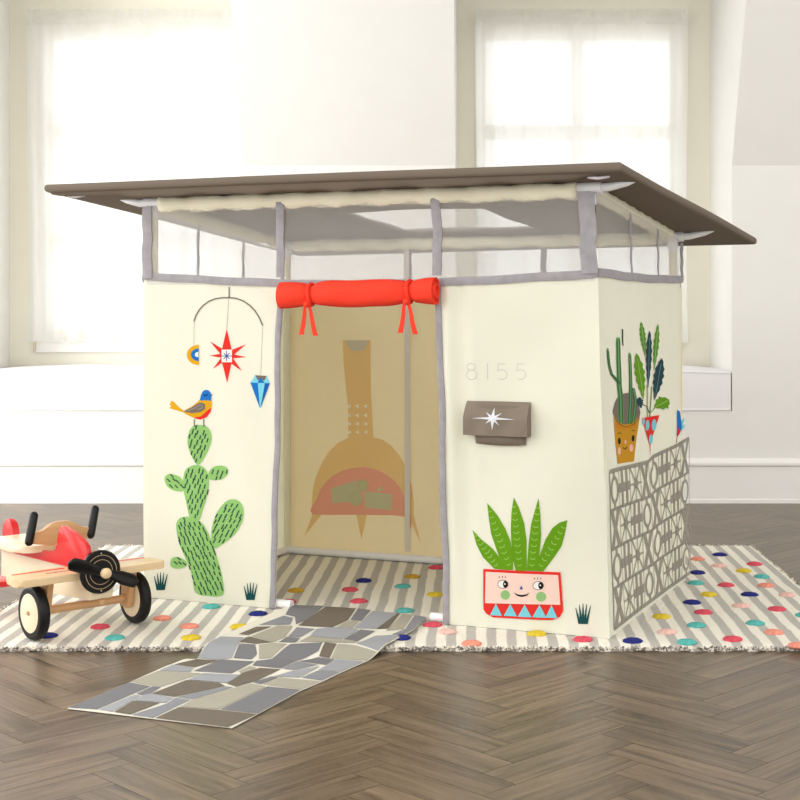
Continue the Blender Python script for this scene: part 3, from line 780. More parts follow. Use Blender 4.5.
P.poly([(115, 590), (210, 560), (225, 600), (190, 640), (120, 645)], OGR, 3); P.poly([(240, 600), (345, 612), (343, 672), (240, 662)], OGR, 3); P.poly([(285, 600), (300, 580), (310, 600)], OGR, 3)
for cx_, cy_, r_ in ((207, 627, 27), (232, 580, 22)):
    P.ell(cx_, cy_, r_, r_*1.05, (214, 208, 160), 4)
    for k in range(4): P.line([(cx_-r_*.7*math.cos(k*PI/4), cy_-r_*.7*math.sin(k*PI/4)), (cx_+r_*.7*math.cos(k*PI/4), cy_+r_*.7*math.sin(k*PI/4))], 4, OGR, 5)
for yy in (284, 318, 350, 381):
    for xx_ in (185, 215, 247): P.poly([(xx_-10, yy), (xx_+5, yy-8), (xx_+5, yy+8)], (255, 250, 236), 3)
panel('back_wall', 'back', .0, W, zb, lambda s: .97, P, base=mat('back_canvas', (252, 242, 214), .9, bump=.25, bscale=600, spec=.2, translucent=.5), label='back wall canvas printed with an orange fireplace')
# grey strap running down the inside of the back wall
a_s = back(408, 400)[0]
bm = bmesh.new(); sheet(bm, lambda u, v, o: (a_s-.010+.020*u, DB-.008-o-.002*math.sin(v*9), .05+1.06*v), 2, 24, .002)
obj('strap', bm, mat('strap_cloth', (222, 214, 204), .85, bump=.3, bscale=400, spec=.2), ph, smooth=True, autos=50)['label'] = 'grey strap inside the back wall'

# ---- bindings
def ribbon(name, path, wd, n_out, m=greyt, thick=.004, parent=None, wig=.0012):
    """flat strip along path (local points), wd = width vector, n_out = outward unit vector"""
    n_out = Vector(n_out); wd = Vector(wd); pts = [Vector(p) for p in path]; bm = bmesh.new(); n = len(pts)-1
    sd = R.random()*9
    def p(u, v, o):
        i = min(int(u*n+1e-6), n-1) if u < 1 else n-1; f = u*n-i; q = pts[i].lerp(pts[i+1], f)
        return q+wd*(v-.5+.04*math.sin(u*n*.7+sd))+n_out*(o+thick+.002*math.sin(PI*v)+wig*math.sin(u*n*1.1+sd+v))
    sheet(bm, p, n, 4, thick)
    return obj(name, bm, m, parent or ph, smooth=True, autos=60)
def seg(p, q, n): p = Vector(p); q = Vector(q); return [p.lerp(q, i/n) for i in range(n+1)]
FR = 1.216; BR = 1.126            # heights of the front and back top rails
def zrail(b_): return FR+(BR-FR)*b_/D
ribbon('binding', [(a, -dfront(a, ztop(a)+.002)-.001, ztop(a)+.006) for a in [W*i/60 for i in range(61)]], (0, 0, .023), (0, -1, 0))
ribbon('binding', [(W+dside(b_, ztside(b_))+.001, b_, ztside(b_)+.004) for b_ in [D*i/30 for i in range(31)]], (0, 0, .024), (1, 0, 0))
ribbon('binding', seg((-.001, 0, .985), (-.001, D, .985), 30), (0, 0, .026), (-1, 0, 0))
ribbon('binding', seg((0, DB, .975), (W, DB, .975), 50), (0, 0, .026), (0, -1, 0))
for a, wd in ((.016, .034), (.497*KS, .026), (.995, .028), (W-.022, .046)):
    ribbon('binding', [(a+(.006*math.sin(PI*i/16) if .9 < a < 1.1 else 0), -.004, .985+(FR-.012-.985)*i/16) for i in range(17)], (wd, 0, 0), (0, -1, 0))
ribbon('binding', [(dl(.95*i/40)-.008+.002*math.sin(i*.35), -dfront(DL0, .95*i/40)-.002, Z0+.002+(.95-Z0)*i/40) for i in range(41)], (.018, 0, 0), (0, -1, 0))
ribbon('binding', [(DR0+.008+.003*math.sin(i*.3), -dfront(DR0+.01, .95*i/40)-.002, Z0+.002+(.96-Z0)*i/40) for i in range(41)], (.018, 0, 0), (0, -1, 0))
for b_ in (.30, .58):
    ribbon('binding', [(W+.003, b_, .995+(zrail(b_)-.02-.995)*i/12) for i in range(13)], (0, .014, 0), (1, 0, 0), thick=.002)
    ribbon('binding', [(-.001, b_, .995+(zrail(b_)-.02-.995)*i/12) for i in range(13)], (0, .014, 0), (-1, 0, 0), thick=.002)
ribbon('binding', [(W+.003, D-.012, .995+(zrail(D)-.02-.995)*i/12) for i in range(13)], (0, .022, 0), (1, 0, 0))
ribbon('binding', [(-.001, D-.012, .995+(zrail(D)-.02-.995)*i/12) for i in range(13)], (0, .02, 0), (-1, 0, 0))
for a in (.5, 1.0): ribbon('binding', seg((a, DB, .985), (a, DB, BR-.02), 10), (.02, 0, 0), (0, -1, 0))
# ---- netting windows
def net(name, p00, p10, p11, p01, nrm, n=24):
    bm = bmesh.new(); p00, p10, p11, p01, nrm = map(Vector, (p00, p10, p11, p01, nrm))
    G = [[bm.verts.new(p00.lerp(p10, i/n).lerp(p01.lerp(p11, i/n), j/8)+nrm*.003*math.sin(i*.9+j)*math.sin(PI*j/8)) for j in range(9)] for i in range(n+1)]
    for i in range(n):
        for j in range(8): bm.faces.new([G[i][j], G[i+1][j], G[i+1][j+1], G[i][j+1]])
    obj(name, bm, meshm, ph, smooth=True)
for a0, a1 in ((.01, .489), (.489, .995), (.995, W-.01)):
    net('netting_window', (a0, -.001, .965), (a1, -.001, .965), (a1, -.001, FR-.01), (a0, -.001, FR-.01), (0, 1, 0))
net('netting_window', (W-.002, .01, .975), (W-.002, D-.01, .975), (W-.002, D-.01, BR-.01), (W-.002, .01, FR-.01), (1, 0, 0))
net('netting_window', (.002, .01, .975), (.002, D-.01, .975), (.002, D-.01, BR-.01), (.002, .01, FR-.01), (1, 0, 0))
net('netting_window', (.01, DB, .97), (W-.01, DB, .97), (W-.01, DB, BR-.01), (.01, DB, BR-.01), (0, 1, 0))
# ---- frame: posts, rails, connectors
INS = .022
for (a, b_, zt) in ((INS, INS, FR), (W-INS, INS, FR), (INS, D-INS, BR), (W-INS, D-INS, BR)):
    bm = bmesh.new(); tube(bm, [(a, b_, Z0+.012), (a, b_, zt-.018)], .0125, 14); obj('post', bm, creamslv, ph, smooth=True, autos=40)
    bm = bmesh.new()
    tube(bm, [(a, b_, zt-.045), (a, b_, zt-.014)], .0165, 14)
    s = -1 if a < .5 else 1
    tube(bm, [(a-s*.035, b_, zt), (a+s*.035, b_, zt)], .0165, 14)
    ys = 1 if b_ < .5 else -1
    tube(bm, [(a, b_, zt), (a, b_+ys*.04, zt+(BR-FR)/D*ys*.04)], .0165, 14)
    # arm that reaches out into the roof sleeve, flattened towards its end
    dz_ = .012
    tube(bm, [(a+s*.03, b_, zt), (a+s*.055, b_, zt+.001), (a+s*.105, b_+.004, zt+.010), (a+s*.135, b_+.006, zt+.018)], [.0115, .0115, .0085, .004], 12)
    obj('corner_connector', bm, pvc, ph, smooth=True, autos=40)['label'] = 'white plastic corner connector'
def sleeve(name, p, q, r, sag=.0):
    p = Vector(p); q = Vector(q); n = 70; bm = bmesh.new(); rings = []
    d = (q-p).normalized(); side_ = d.cross(Vector((0, 0, 1))).normalized(); up = side_.cross(d).normalized()
    ph_ = [R.random()*6 for _ in range(4)]
    for i in range(n+1):
        c = p.lerp(q, i/n); ring = []
        for k in range(14):
            a = 2*PI*k/14
            rr = r*(1+.10*math.sin(i*.8+ph_[0]+2*math.sin(a+ph_[1]))+.07*math.sin(i*1.7+a*2+ph_[2]))
            e = c+side_*math.cos(a)*rr+up*math.sin(a)*rr*(1.35 if math.sin(a) < 0 else 1)
            ring.append(bm.verts.new(e))
        rings.append(ring)
    for i in range(n):
        for k in range(14): bm.faces.new([rings[i][k], rings[i][(k+1) % 14], rings[i+1][(k+1) % 14], rings[i+1][k]])
    bm.faces.new(rings[0][::-1]); bm.faces.new(rings[-1])
    bmesh.ops.recalc_face_normals(bm, faces=bm.faces[:])
    obj(name, bm, creamslv, ph, smooth=True)
sleeve('rail_sleeve', (.055, .008, FR-.004), (W-.055, .008, FR-.004), .0195)
sleeve('rail_sleeve', (.055, D-INS, BR), (W-.055, D-INS, BR), .0195)
sleeve('rail_sleeve', (INS, .06, zrail(.06)), (INS, D-.06, zrail(D-.06)), .0175)
sleeve('rail_sleeve', (W-INS, .06, zrail(.06)), (W-INS, D-.06, zrail(D-.06)), .0175)
# ground rails: back and sides in cloth sleeves, front ones show as white pipe ends in the doorway
for (p, q) in (((0.03, D-INS, Z0+.013), (W-.03, D-INS, Z0+.013)),):
    bm = bmesh.new(); tube(bm, [p, q], .0125, 14); obj('ground_rail', bm, pvc, ph, smooth=True, autos=40)
for (x) in (INS, W-INS):
    bm = bmesh.new(); tube(bm, [(x, .03, Z0+.013), (x, D-.04, Z0+.013)], .0125, 14); obj('ground_rail', bm, pvc, ph, smooth=True, autos=40)
for (x0, x1) in ((.03, DL0+.045), (DR0-.045, W-.03)):
    bm = bmesh.new(); tube(bm, [(x0, INS-.006, Z0+.013), (x1, INS-.006, Z0+.013)], .0125, 14); obj('ground_rail', bm, pvc, ph, smooth=True, autos=40)
# ---- roof: slanted quilted panel with a net skylight
RZ0 = .88+.37*KS
def zroof(b_): return RZ0-.108*b_
rc = {'fl': (-.27*KS, -.135*KS), 'fr': (1.562*KS, -.120*KS), 'br': (1.682*KS, 1.15*KS), 'bl': (-.14*KS, 1.24*KS)}
def rxy(u, v):
    a = Vector(rc['fl']).lerp(Vector(rc['fr']), u); b_ = Vector(rc['bl']).lerp(Vector(rc['br']), u); return a.lerp(b_, v)
SU0, SU1, SV0, SV1 = .385, .665, .36, .70
us = sorted(set([i/48 for i in range(49)]+[SU0, SU1])); vs_ = sorted(set([i/32 for i in range(33)]+[SV0, SV1]))
TR = .0125
def roofbow(u, v): return -.006*math.sin(PI*u)*0+.003*math.sin(u*23+v*5)*math.sin(PI*v)+.002*math.sin(v*31+u*3)*math.sin(PI*u)
bm = bmesh.new(); top = {}; bot = {}
for i, u in enumerate(us):
    for j, v in enumerate(vs_):
        q = rxy(u, v); z = zroof(q.y)+roofbow(u, v)
        wob = .0015*math.sin(u*40)
        e_ = min(u, 1-u, v, 1-v); th = TR if e_ > .012 else TR
        top[i, j] = bm.verts.new((q.x, q.y, z+th)); bot[i, j] = bm.verts.new((q.x, q.y, z-th))
nu, nv = len(us)-1, len(vs_)-1
def hole(i, j): return us[i] >= SU0-1e-6 and us[i+1] <= SU1+1e-6 and vs_[j] >= SV0-1e-6 and vs_[j+1] <= SV1+1e-6
for i in range(nu):
    for j in range(nv):
        if hole(i, j): continue
        bm.faces.new([top[i, j], top[i+1, j], top[i+1, j+1], top[i, j+1]]); bm.faces.new([bot[i, j], bot[i, j+1], bot[i+1, j+1], bot[i+1, j]])
for i in range(nu):
    for j in range(nv):
        if hole(i, j): continue
        for (di, dj, A, B2) in ((0, -1, (i, j), (i+1, j)), (0, 1, (i+1, j+1), (i, j+1)), (-1, 0, (i, j+1), (i, j)), (1, 0, (i+1, j), (i+1, j+1))):
            a_, b_ = i+di, j+dj
            if a_ < 0 or b_ < 0 or a_ >= nu or b_ >= nv or hole(a_, b_):
                bm.faces.new([top[B2], top[A], bot[A], bot[B2]])
bmesh.ops.remove_doubles(bm, verts=bm.verts[:], dist=1e-6)
es = [e for e in bm.edges if len(e.link_faces) == 2 and e.calc_face_angle(0) > 1.2 and abs(e.verts[0].co.z-e.verts[1].co.z) < .02]
bmesh.ops.bevel(bm, geom=es, offset=.0095, segments=3, affect='EDGES', profile=.5)
obj('roof_panel', bm, taupe, ph, smooth=True, autos=50)['label'] = 'slanted taupe fabric roof'
bm = bmesh.new()
G = [[None]*9 for _ in range(13)]
for i in range(13):
    for j in range(9):
        q = rxy(SU0-.01+(SU1-SU0+.02)*i/12, SV0-.01+(SV1-SV0+.02)*j/8); G[i][j] = bm.verts.new((q.x, q.y, zroof(q.y)+.004*0))
for i in range(12):
    for j in range(8): bm.faces.new([G[i][j], G[i+1][j], G[i+1][j+1], G[i][j+1]])
obj('skylight_netting', bm, meshm, ph, smooth=True)
# hem hanging below the front edge of the roof, the slits and their eyelet tabs
bm = bmesh.new()
def hem(u, v, o):
    q = rxy(.004+.992*u, 0); dz_ = .013+.016*min(1, 6*min(u, 1-u))+.003*math.sin(u*37)+.002*math.sin(u*83)
    return Vector((q.x, q.y+.012+.045*v+o, zroof(q.y)-TR*.4-dz_*math.sin(PI*min(v*1.15, 1))))
sheet(bm, hem, 80, 8, .002)
obj('roof_hem', bm, taupe, ph, smooth=True, autos=60)
for (u, v, s) in ((.045, .03, 1), (.958, .03, -1)):
    q = rxy(u, v); bm = bmesh.new(); tube(bm, [(q.x-.03, q.y, zroof(q.y)-.018), (q.x, q.y-.002, zroof(q.y)-.0215), (q.x+.03, q.y+.004, zroof(q.y)-.018)], [.003, .0045, .003], 8)
    obj('elastic_tab', bm, mat('tab_cloth', (205, 200, 205), .7), ph, smooth=True)
# ---- rolled red door
bm = bmesh.new(); T1, T2 = front(308, 292, -.05)[0], front(407, 290, -.05)[0]; n = 110; NA = 28; x0, x1 = DL0+.046, DR0+.010
rings = []
for i in range(n+1):
    x = x0+(x1-x0)*i/n
    pin = max(bump2(x, T1, .012), bump2(x, T2, .012)); near = max(bump2(x, T1, .045), bump2(x, T2, .045))
    r = .0385-.009*pin-.0075*near; zc = .931+.010*(x-x0)/(x1-x0)
    ring = []
    for k in range(NA):
        a = 2*PI*k/NA; rr = r*(1+.035*math.sin(a*1+x*20)+.05*near*math.sin(a*7+x*6)*(1-pin)+.02*math.sin(x*43+a*3))
        ring.append(bm.verts.new((x, -.030+.8*rr*math.cos(a), zc+rr*math.sin(a))))
    rings.append(ring)
for i in range(n):
    for k in range(NA): bm.faces.new([rings[i][k], rings[i][(k+1) % NA], rings[i+1][(k+1) % NA], rings[i+1][k]])
bm.faces.new(rings[0][::-1])
# right end shows the wound layers as nested rims
last = rings[-1]
c = Vector((x1, -.030, .941))
prev = last
for lev, (sc_, dx) in enumerate(((.86, 0), (.80, -.006), (.62, -.004), (.56, .006), (.40, .006), (.34, -.004), (.12, -.002))):
    cur = [bm.verts.new(Vector((x1+dx, c.y+(v.co.y-c.y)*sc_, c.z+(v.co.z-c.z)*sc_))) for v in last]
    for k in range(NA): bm.faces.new([prev[k], prev[(k+1) % NA], cur[(k+1) % NA], cur[k]])
    prev = cur
bm.faces.new(prev)
bmesh.ops.recalc_face_normals(bm, faces=bm.faces[:])
dflap = obj('rolled_door', bm, redc, ph, smooth=True, autos=60); dflap['label'] = 'red rolled-up fabric door'
for T in (T1, T2):
    bm = bmesh.new(); zc = .931+.010*(T-x0)/(x1-x0)
    pts = [(T+.002*math.sin(a*2), -.030+.8*.0285*math.cos(a), zc+.030*math.sin(a)*(1.0)) for a in [2*PI*k/24 for k in range(25)]]
    tube(bm, pts, .0058, 8)
    bmesh.ops.create_uvsphere(bm, u_segments=12, v_segments=8, radius=.0095, matrix=Matrix.Translation((T, -.058, zc-.028)))
    for s, L_ in ((-1, .085), (1, .088)):
        w_ = .013
        def tp(u, v, o, s=s, L_=L_):
            x = T+s*(.004+.016*u**.8)+(v-.5)*w_*(.7+.5*u)+(.004 if s > 0 else -.002)*u
            return Vector((x, -.058-o+.006*u+.003*math.sin(u*5+s), zc-.030-L_*u+.012*math.sin(PI*u)*0))
        sheet(bm, tp, 12, 2, .002)
    obj('tie', bm, redc, dflap, smooth=True, autos=50)
# ---- pocket
def pf(px, py): return front(460+px/10, 395+py/10, -.022)
a0, zt = pf(45, 62); a1, _ = pf(680, 62); _, zf = pf(40, 398); b0, zlow = pf(105, 490); b1, _ = pf(655, 497)
pk = bmesh.new(); yb = -dfront((a0+a1)/2, zf)-.0035
def pkf(u, v, o):
    s = b0+(b1-b0)*(u*(1-0)+0); s = s+(.5-u)*.012*(1-v); z = zlow+(zt-.01-zlow)*v-.003*math.sin(PI*u)*(1-v)
    return Vector((s, -dfront(s, z)-.004-.018*math.sin(PI*u)**.4*(1 if 0 < u < 1 else 0)*min(1, v*5+.25)-o, z))
sheet(pk, pkf, 24, 12, .002)
pocket = obj('mail_pocket', pk, taupe2, ph, smooth=True, autos=60); pocket['label'] = 'taupe mail pocket with a flap'
bm = bmesh.new()
def fl(u, v, o):
    v2 = 1-v; wd_ = .006*v2; s = a0-wd_+(a1-a0+2*wd_*.4)*u; z = zt+(zf-zt)*v2
    return Vector((s, -dfront(s, z)-.004-.030*min(1, v2*2.2)**.7-.002*math.sin(u*14+v2*3)*v2-o, z))
sheet(bm, fl, 30, 14, .002)
# side gussets of the flap
for ss in (0, 1):
    G1 = [fl(ss, 1-k/8, -.0) for k in range(9)]
    for k in range(8):
        p_, q_ = G1[k], G1[k+1]; bp_ = Vector((p_.x, -dfront(p_.x, p_.z)-.003, p_.z)); bq_ = Vector((q_.x, -dfront(q_.x, q_.z)-.003, q_.z))
        if (p_-bp_).length > 1e-4: quad(bm, p_, q_, bq_, bp_)
# silver star on the flap
cs = pf(337, 232); f0 = len(bm.faces)
for (x, y, hw) in ((337, 125, 22), (425, 178, 16), (560, 245, 15), (400, 305, 16), (333, 350, 22), (262, 285, 16), (125, 228, 15), (262, 170, 16)):
    d = Vector((x-337, y-232)).normalized(); n_ = Vector((-d.y, d.x))*hw; m2 = 6
    def sf(px, py, l):
        s, z = pf(px, py); u = (s-a0)/(a1-a0); v2 = (zt-z)/(zt-zf)
        return Vector((s, -dfront(s, z)-.004-.030*min(1, v2*2.2)**.7-.002*math.sin(u*14+v2*3)*v2-.0016-l, z))
    prevp = None
    for k in range(m2+1):
        f = k/m2; cx_ = 337+(x-337)*f; cy_ = 232+(y-232)*f; L1 = sf(cx_+n_.x*(1-f), cy_+n_.y*(1-f), .0002); L2 = sf(cx_-n_.x*(1-f), cy_-n_.y*(1-f), .0002)
        if prevp:
            bm.faces.ensure_lookup_table()
            vv = [bm.verts.new(p_) for p_ in (prevp[0], L1, L2, prevp[1])] if k < m2 else [bm.verts.new(p_) for p_ in (prevp[0], L1, prevp[1])]
            bm.faces.new(vv).material_index = 1
        prevp = (L1, L2)
obj('flap', bm, [taupe2, mat('silver_ink', (215, 216, 222), .45, metal=.2)], pocket, smooth=True, autos=60)

# the walls lean in slightly towards the right corner post
def lean(o):
    if o.type == 'MESH' and not o.name.startswith(('roof', 'skylight', 'elastic')):
        for v in o.data.vertices: v.co.x -= LEAN*v.co.z*v.co.x/W*(1-.65*v.co.y/D)
    for c_ in o.children: lean(c_)
lean(ph)

# ================================================================ FLAGSTONE MAT
def gz(x, y):           # height of what lies beneath: rug, ramp, floor
    tt = (y-(RY0-.10))/.115; tt = min(1, max(0, tt)); s = tt*tt*(3-2*tt)
    return .0015+(RT+.0045)*s+.004*math.sin(PI*tt)*(1 if 0 < tt < 1 else 0)
def ground(px, py):
    z = .002
    for _ in range(4):
        Y = F*(H-z)/(py-CY); X = (px-CX)/F*Y; z = gz(X, Y)+.002
    return Vector((X, Y))
c00 = ground(67.5, 708); c10 = ground(232, 727.5); c01 = ground(290, 605); c11 = ground(427.5, 616.5)
EL = [ground(*p) for p in ((67.5, 708), (130, 682), (165, 666.5), (184, 657.5), (197, 655), (207, 643), (222, 635.5), (240, 627.5), (262, 617), (290, 605))]
ER = [ground(*p) for p in ((232, 727.5), (256, 714.5), (301, 690), (322.5, 681), (341, 672), (366, 661), (378, 649), (389, 642.5), (404, 634.5), (412.5, 630), (427.5, 617))]
def along(P_, v):
    L_ = [(P_[i+1]-P_[i]).length for i in range(len(P_)-1)]; q = v*sum(L_)
    for i, l in enumerate(L_):
        if q <= l or i == len(L_)-1: return P_[i].lerp(P_[i+1], min(1, q/l))
        q -= l
def mxy(u, v): return along(EL, v).lerp(along(ER, v), u)
bm = bmesh.new()
def mpos(u, v, o):
    q = mxy(u, v); return Vector((q.x, q.y, gz(q.x, q.y)+.002+o))
sheet(bm, mpos, 24, 90, .002)
SA = lambda x, y: (60+x/4, 600+y/4)
SB = lambda x, y: (240+x/4, 595+y/4)
SD = (118, 118, 122); SLt = (156, 158, 164); ST = (110, 101, 90); SBg = (166, 161, 146); SM = (136, 137, 143)
stones = [
 (SD, SA, [(30, 432), (150, 440), (368, 346), (278, 329)]),
 (SLt, SA, [(150, 440), (212, 450), (326, 384), (298, 378)]),
 (SD, SA, [(300, 377), (368, 346), (410, 349), (365, 376), (326, 384)]),
 (SLt, SA, [(290, 404), (336, 378), (365, 376), (462, 391), (425, 414)]),
 (ST, SA, [(212, 450), (282, 461), (408, 412), (290, 404)]),
 (SM, SA, [(282, 461), (375, 474), (528, 400), (462, 391), (425, 414)]),
 (ST, SA, [(375, 474), (672, 512), (795, 457), (635, 440), (475, 428)]),
 (SBg, None, [(60+475/4, 600+428/4), (60+635/4, 600+440/4), (267, 686.5), (251, 683.5), (234, 688), (192, 700)]),
 (SD, None, [(60+635/4, 600+440/4), (60+795/4, 600+457/4), (302, 690), (267, 686.5)]),
 (ST, SA, [(362, 376), (460, 390), (665, 345), (640, 332), (505, 320)]),
 (SM, SA, [(460, 390), (528, 400), (700, 350), (665, 345)]),
 (SBg, SA, [(278, 329), (370, 346), (410, 349), (575, 293), (390, 284)]),
 (SLt, SA, [(390, 284), (525, 290), (540, 272), (450, 259)]),
 (SLt, SA, [(505, 320), (640, 332), (665, 335), (740, 300), (575, 293)]),
 (ST, None, [(226, 684), (236, 687.5), (258, 681), (281.5, 669.5), (260, 668), (242, 673)]),
 (ST, SA, [(450, 259), (540, 272), (640, 242), (545, 228)]),
 (SD, None, [(192, 671.5), (232, 674), (256, 661.5), (220, 659.5)]),
 (SLt, SA, [(545, 228), (640, 242), (690, 230), (740, 150), (640, 146), (605, 165)]),
 (SD, None, [(232.5, 657.5), (252, 660), (258, 650), (256, 644.5), (239, 643.5)]),
 (SBg, SB, [(60, 258), (125, 250), (195, 196), (135, 192), (72, 200), (72, 235)]),
 (SD, SB, [(45, 284), (165, 296), (225, 266), (318, 215), (335, 190), (200, 196), (125, 250), (62, 264)]),
 (SBg, SB, [(0, 320), (40, 312), (70, 292), (40, 284), (-10, 305)]),
 (SM, SB, [(165, 296), (215, 302), (320, 280), (225, 266)]),
 (SLt, SB, [(125, 328), (240, 332), (325, 284), (215, 302)]),
 (SD, SB, [(45, 352), (85, 360), (160, 330), (125, 326)]),
 (SBg, SB, [(85, 360), (245, 380), (328, 345), (160, 330)]),
 (SM, SB, [(240, 332), (328, 345), (405, 308), (305, 304)]),
 (SD, SB, [(225, 266), (345, 282), (382, 255), (312, 226)]),
 (SLt, SB, [(305, 304), (405, 308), (500, 266), (382, 255)]),
 (ST, SB, [(312, 226), (360, 242), (392, 196), (338, 190)]),
 (SBg, SB, [(360, 242), (382, 255), (505, 264), (552, 216), (460, 200), (392, 194)]),
 (SLt, SB, [(460, 196), (552, 216), (595, 190), (655, 158), (540, 163)]),
 (SBg, SB, [(232, 188), (460, 194), (480, 184), (410, 178), (275, 165)]),
 (SD, SB, [(410, 178), (470, 188), (545, 145), (480, 138)]),
 (SLt, SB, [(275, 165), (410, 178), (478, 138), (440, 132), (370, 130), (305, 136)]),
 (SM, SB, [(188, 168), (245, 170), (305, 136), (225, 128)]),
 (ST, SB, [(-5, 190), (65, 198), (138, 190), (40, 166), (20, 170)]),
 (SD, SB, [(150, 190), (225, 192), (245, 172), (185, 168)]),
 (SBg, SB, [(40, 166), (138, 190), (185, 168), (215, 124), (150, 122)]),
 (ST, SB, [(-10, 158), (35, 162), (132, 126), (62, 128)]),
 (SM, SB, [(68, 122), (205, 120), (216, 92), (175, 82)]),
 (SD, SB, [(178, 80), (216, 88), (222, 120), (275, 100), (340, 44), (200, 40)]),
 (ST, SB, [(228, 124), (370, 132), (435, 102), (468, 54), (342, 46)]),
 (SBg, SB, [(380, 130), (450, 134), (480, 106), (435, 103)]),
 (SD, SB, [(437, 102), (485, 106), (528, 62), (470, 54)]),
 (SLt, SB, [(450, 134), (540, 138), (600, 105), (626, 72), (530, 64)]),
 (ST, SB, [(540, 138), (595, 136), (645, 74), (628, 72)]),
 (SBg, SB, [(580, 146), (655, 138), (695, 80), (650, 74)]),
 (SM, SB, [(600, 160), (655, 158), (690, 142), (748, 98), (750, 90), (698, 80), (658, 136)]),
]
mats = [mat('mat_grout', (226, 222, 208), .8, bump=.2, bscale=400, spec=.2)]
cu, cv = c10-c00, c01-c00
for si, (col, f, pts) in enumerate(stones):
    m = mat('stone_%d_%d_%d' % col, col, .7, bump=.15, bscale=400, spec=.3)
    if m not in mats: mats.append(m)
    g = [ground(*(f(*p) if f else p)) for p in pts]
    cen = sum(g, Vector((0, 0)))/len(g)
    # inset each edge by half a grout line
    n = len(g); area_ = sum(g[i].x*g[(i+1) % n].y-g[(i+1) % n].x*g[i].y for i in range(n)); sg = 1 if area_ > 0 else -1
    ins = []
    for i in range(n):
        e1 = (g[i]-g[i-1]).normalized(); e2 = (g[(i+1) % n]-g[i]).normalized(); n1_ = Vector((-e1.y, e1.x))*sg; n2_ = Vector((-e2.y, e2.x))*sg
        bb = n1_+n2_; L_ = bb.length
        if L_ < .3: bb = n1_; L_ = 1; kf = 1
        else: bb = bb/L_; kf = min(2.0, 1/max(.35, bb.dot(n1_)))
        ins.append(g[i]+bb*.0023*kf)
    b2 = bmesh.new(); vv = [b2.verts.new((q.x, q.y, 0)) for q in ins]
    b2.faces.new(vv).normal_update(); bmesh.ops.triangulate(b2, faces=b2.faces[:], ngon_method='EAR_CLIP')
    ys = [q.y for q in ins]; k = math.floor(min(ys)/.012)+1
    while k*.012 < max(ys):
        bmesh.ops.bisect_plane(b2, geom=b2.verts[:]+b2.edges[:]+b2.faces[:], plane_co=(0, k*.012, 0), plane_no=(0, 1, 0)); k += 1
    mp_ = {v: bm.verts.new((v.co.x, v.co.y, gz(v.co.x, v.co.y)+.0029+.00012*(si % 5))) for v in b2.verts}
    for fc in b2.faces:
        nf = bm.faces.new([mp_[v] for v in fc.verts]); nf.material_index = mats.index(m)
    b2.free()
bmesh.ops.recalc_face_normals(bm, faces=bm.faces[:])
mato = obj('flagstone_mat', bm, mats, None, smooth=False)
tag(mato, 'long mat printed with grey and beige flagstones running from the doorway onto the wood floor', 'mat')

# ================================================================ TOY AEROPLANE
TA = math.radians(43)
tp_ = thing('toy_airplane', 'red and natural wood ride-on toy airplane with a black propeller beside the playhouse', 'toy airplane', (-1.058, 3.808, RT+.0012), TA)
tw = wood('pale_wood', (232, 204, 160), .35, 'X'); tw2 = wood('mid_wood', (206, 160, 112), .35, 'X'); crm = mat('cream_wood', (240, 222, 190), .35, coat=.3)
redp = mat('red_paint', (214, 32, 34), .35, coat=.2); blk = mat('black_paint', (9, 8, 9), .35, spec=.3); rub = mat('black_rubber', (13, 12, 13), .5, spec=.3)
zo = -RT
def rr(prof, n=4, r=.01):       # round the corners of a 2D profile
    out = []; m = len(prof)
    for i in range(m):
        a, b_, c_ = Vector(prof[i-1]), Vector(prof[i]), Vector(prof[(i+1) % m])
        d1 = (a-b_); d2 = (c_-b_); k = min(r, d1.length*.45, d2.length*.45); p1 = b_+d1.normalized()*k; p2 = b_+d2.normalized()*k
        for j in range(n+1):
            f = j/n; out.append(tuple(p1*(1-f)**2+b_*2*f*(1-f)+p2*f*f))
    return out
# local axes: +x across, -y forward
bm = bmesh.new(); prism(bm, rr([(-.092, .10), (-.095, .182), (.46, .186), (.46, .075), (.30, .078)], 3, .015), -.033, .032, 'x', .004); obj('fuselage', bm, crm, tp_, smooth=True, autos=40)
bm = bmesh.new(); prof = [(-.096, .1795), (-.096, .236), (-.084, .254), (-.015, .276), (.045, .287), (.062, .280), (.078, .235), (.088, .212), (.112, .210), (.125, .205), (.30, .204), (.46, .200), (.46, .172)]
prism(bm, rr(prof, 3, .008), -.047, -.0335, 'x', .003)
obj('side_board', bm, redp, tp_, smooth=True, autos=40)['label'] = 'red painted cockpit board'
bm = bmesh.new(); prism(bm, rr([(-.092, .1865), (-.092, .224), (-.02, .222), (.03, .205), (.40, .202), (.40, .1865)], 2, .006), -.033, .0298, 'x'); obj('cockpit_deck', bm, tw2, tp_, smooth=True, autos=40)
# main wing
bm = bmesh.new(); prism(bm, rr([(-.225, -.082), (.195, -.082), (.202, -.06), (.19, .03), (-.22, .03), (-.232, -.06)], 5, .03), .158, .178, 'z', .006, 3); wing = obj('wing', bm, tw, tp_, smooth=True, autos=40)
for (xa, xb) in ((-.208, -.062), (.045, .18)):
    bm = bmesh.new(); box(bm, xa, xb, .002, .012, .1775, .1788); obj('wing_stripe', bm, redp, wing)
bm = bmesh.new()
for k in range(7): box(bm, -.13+k*.0095, -.1255+k*.0095, -.04+.002*(k % 2), -.028, .1778, .1785)
obj('wing_lettering', bm, mat('lettering_ink', (120, 70, 60), .6), wing)
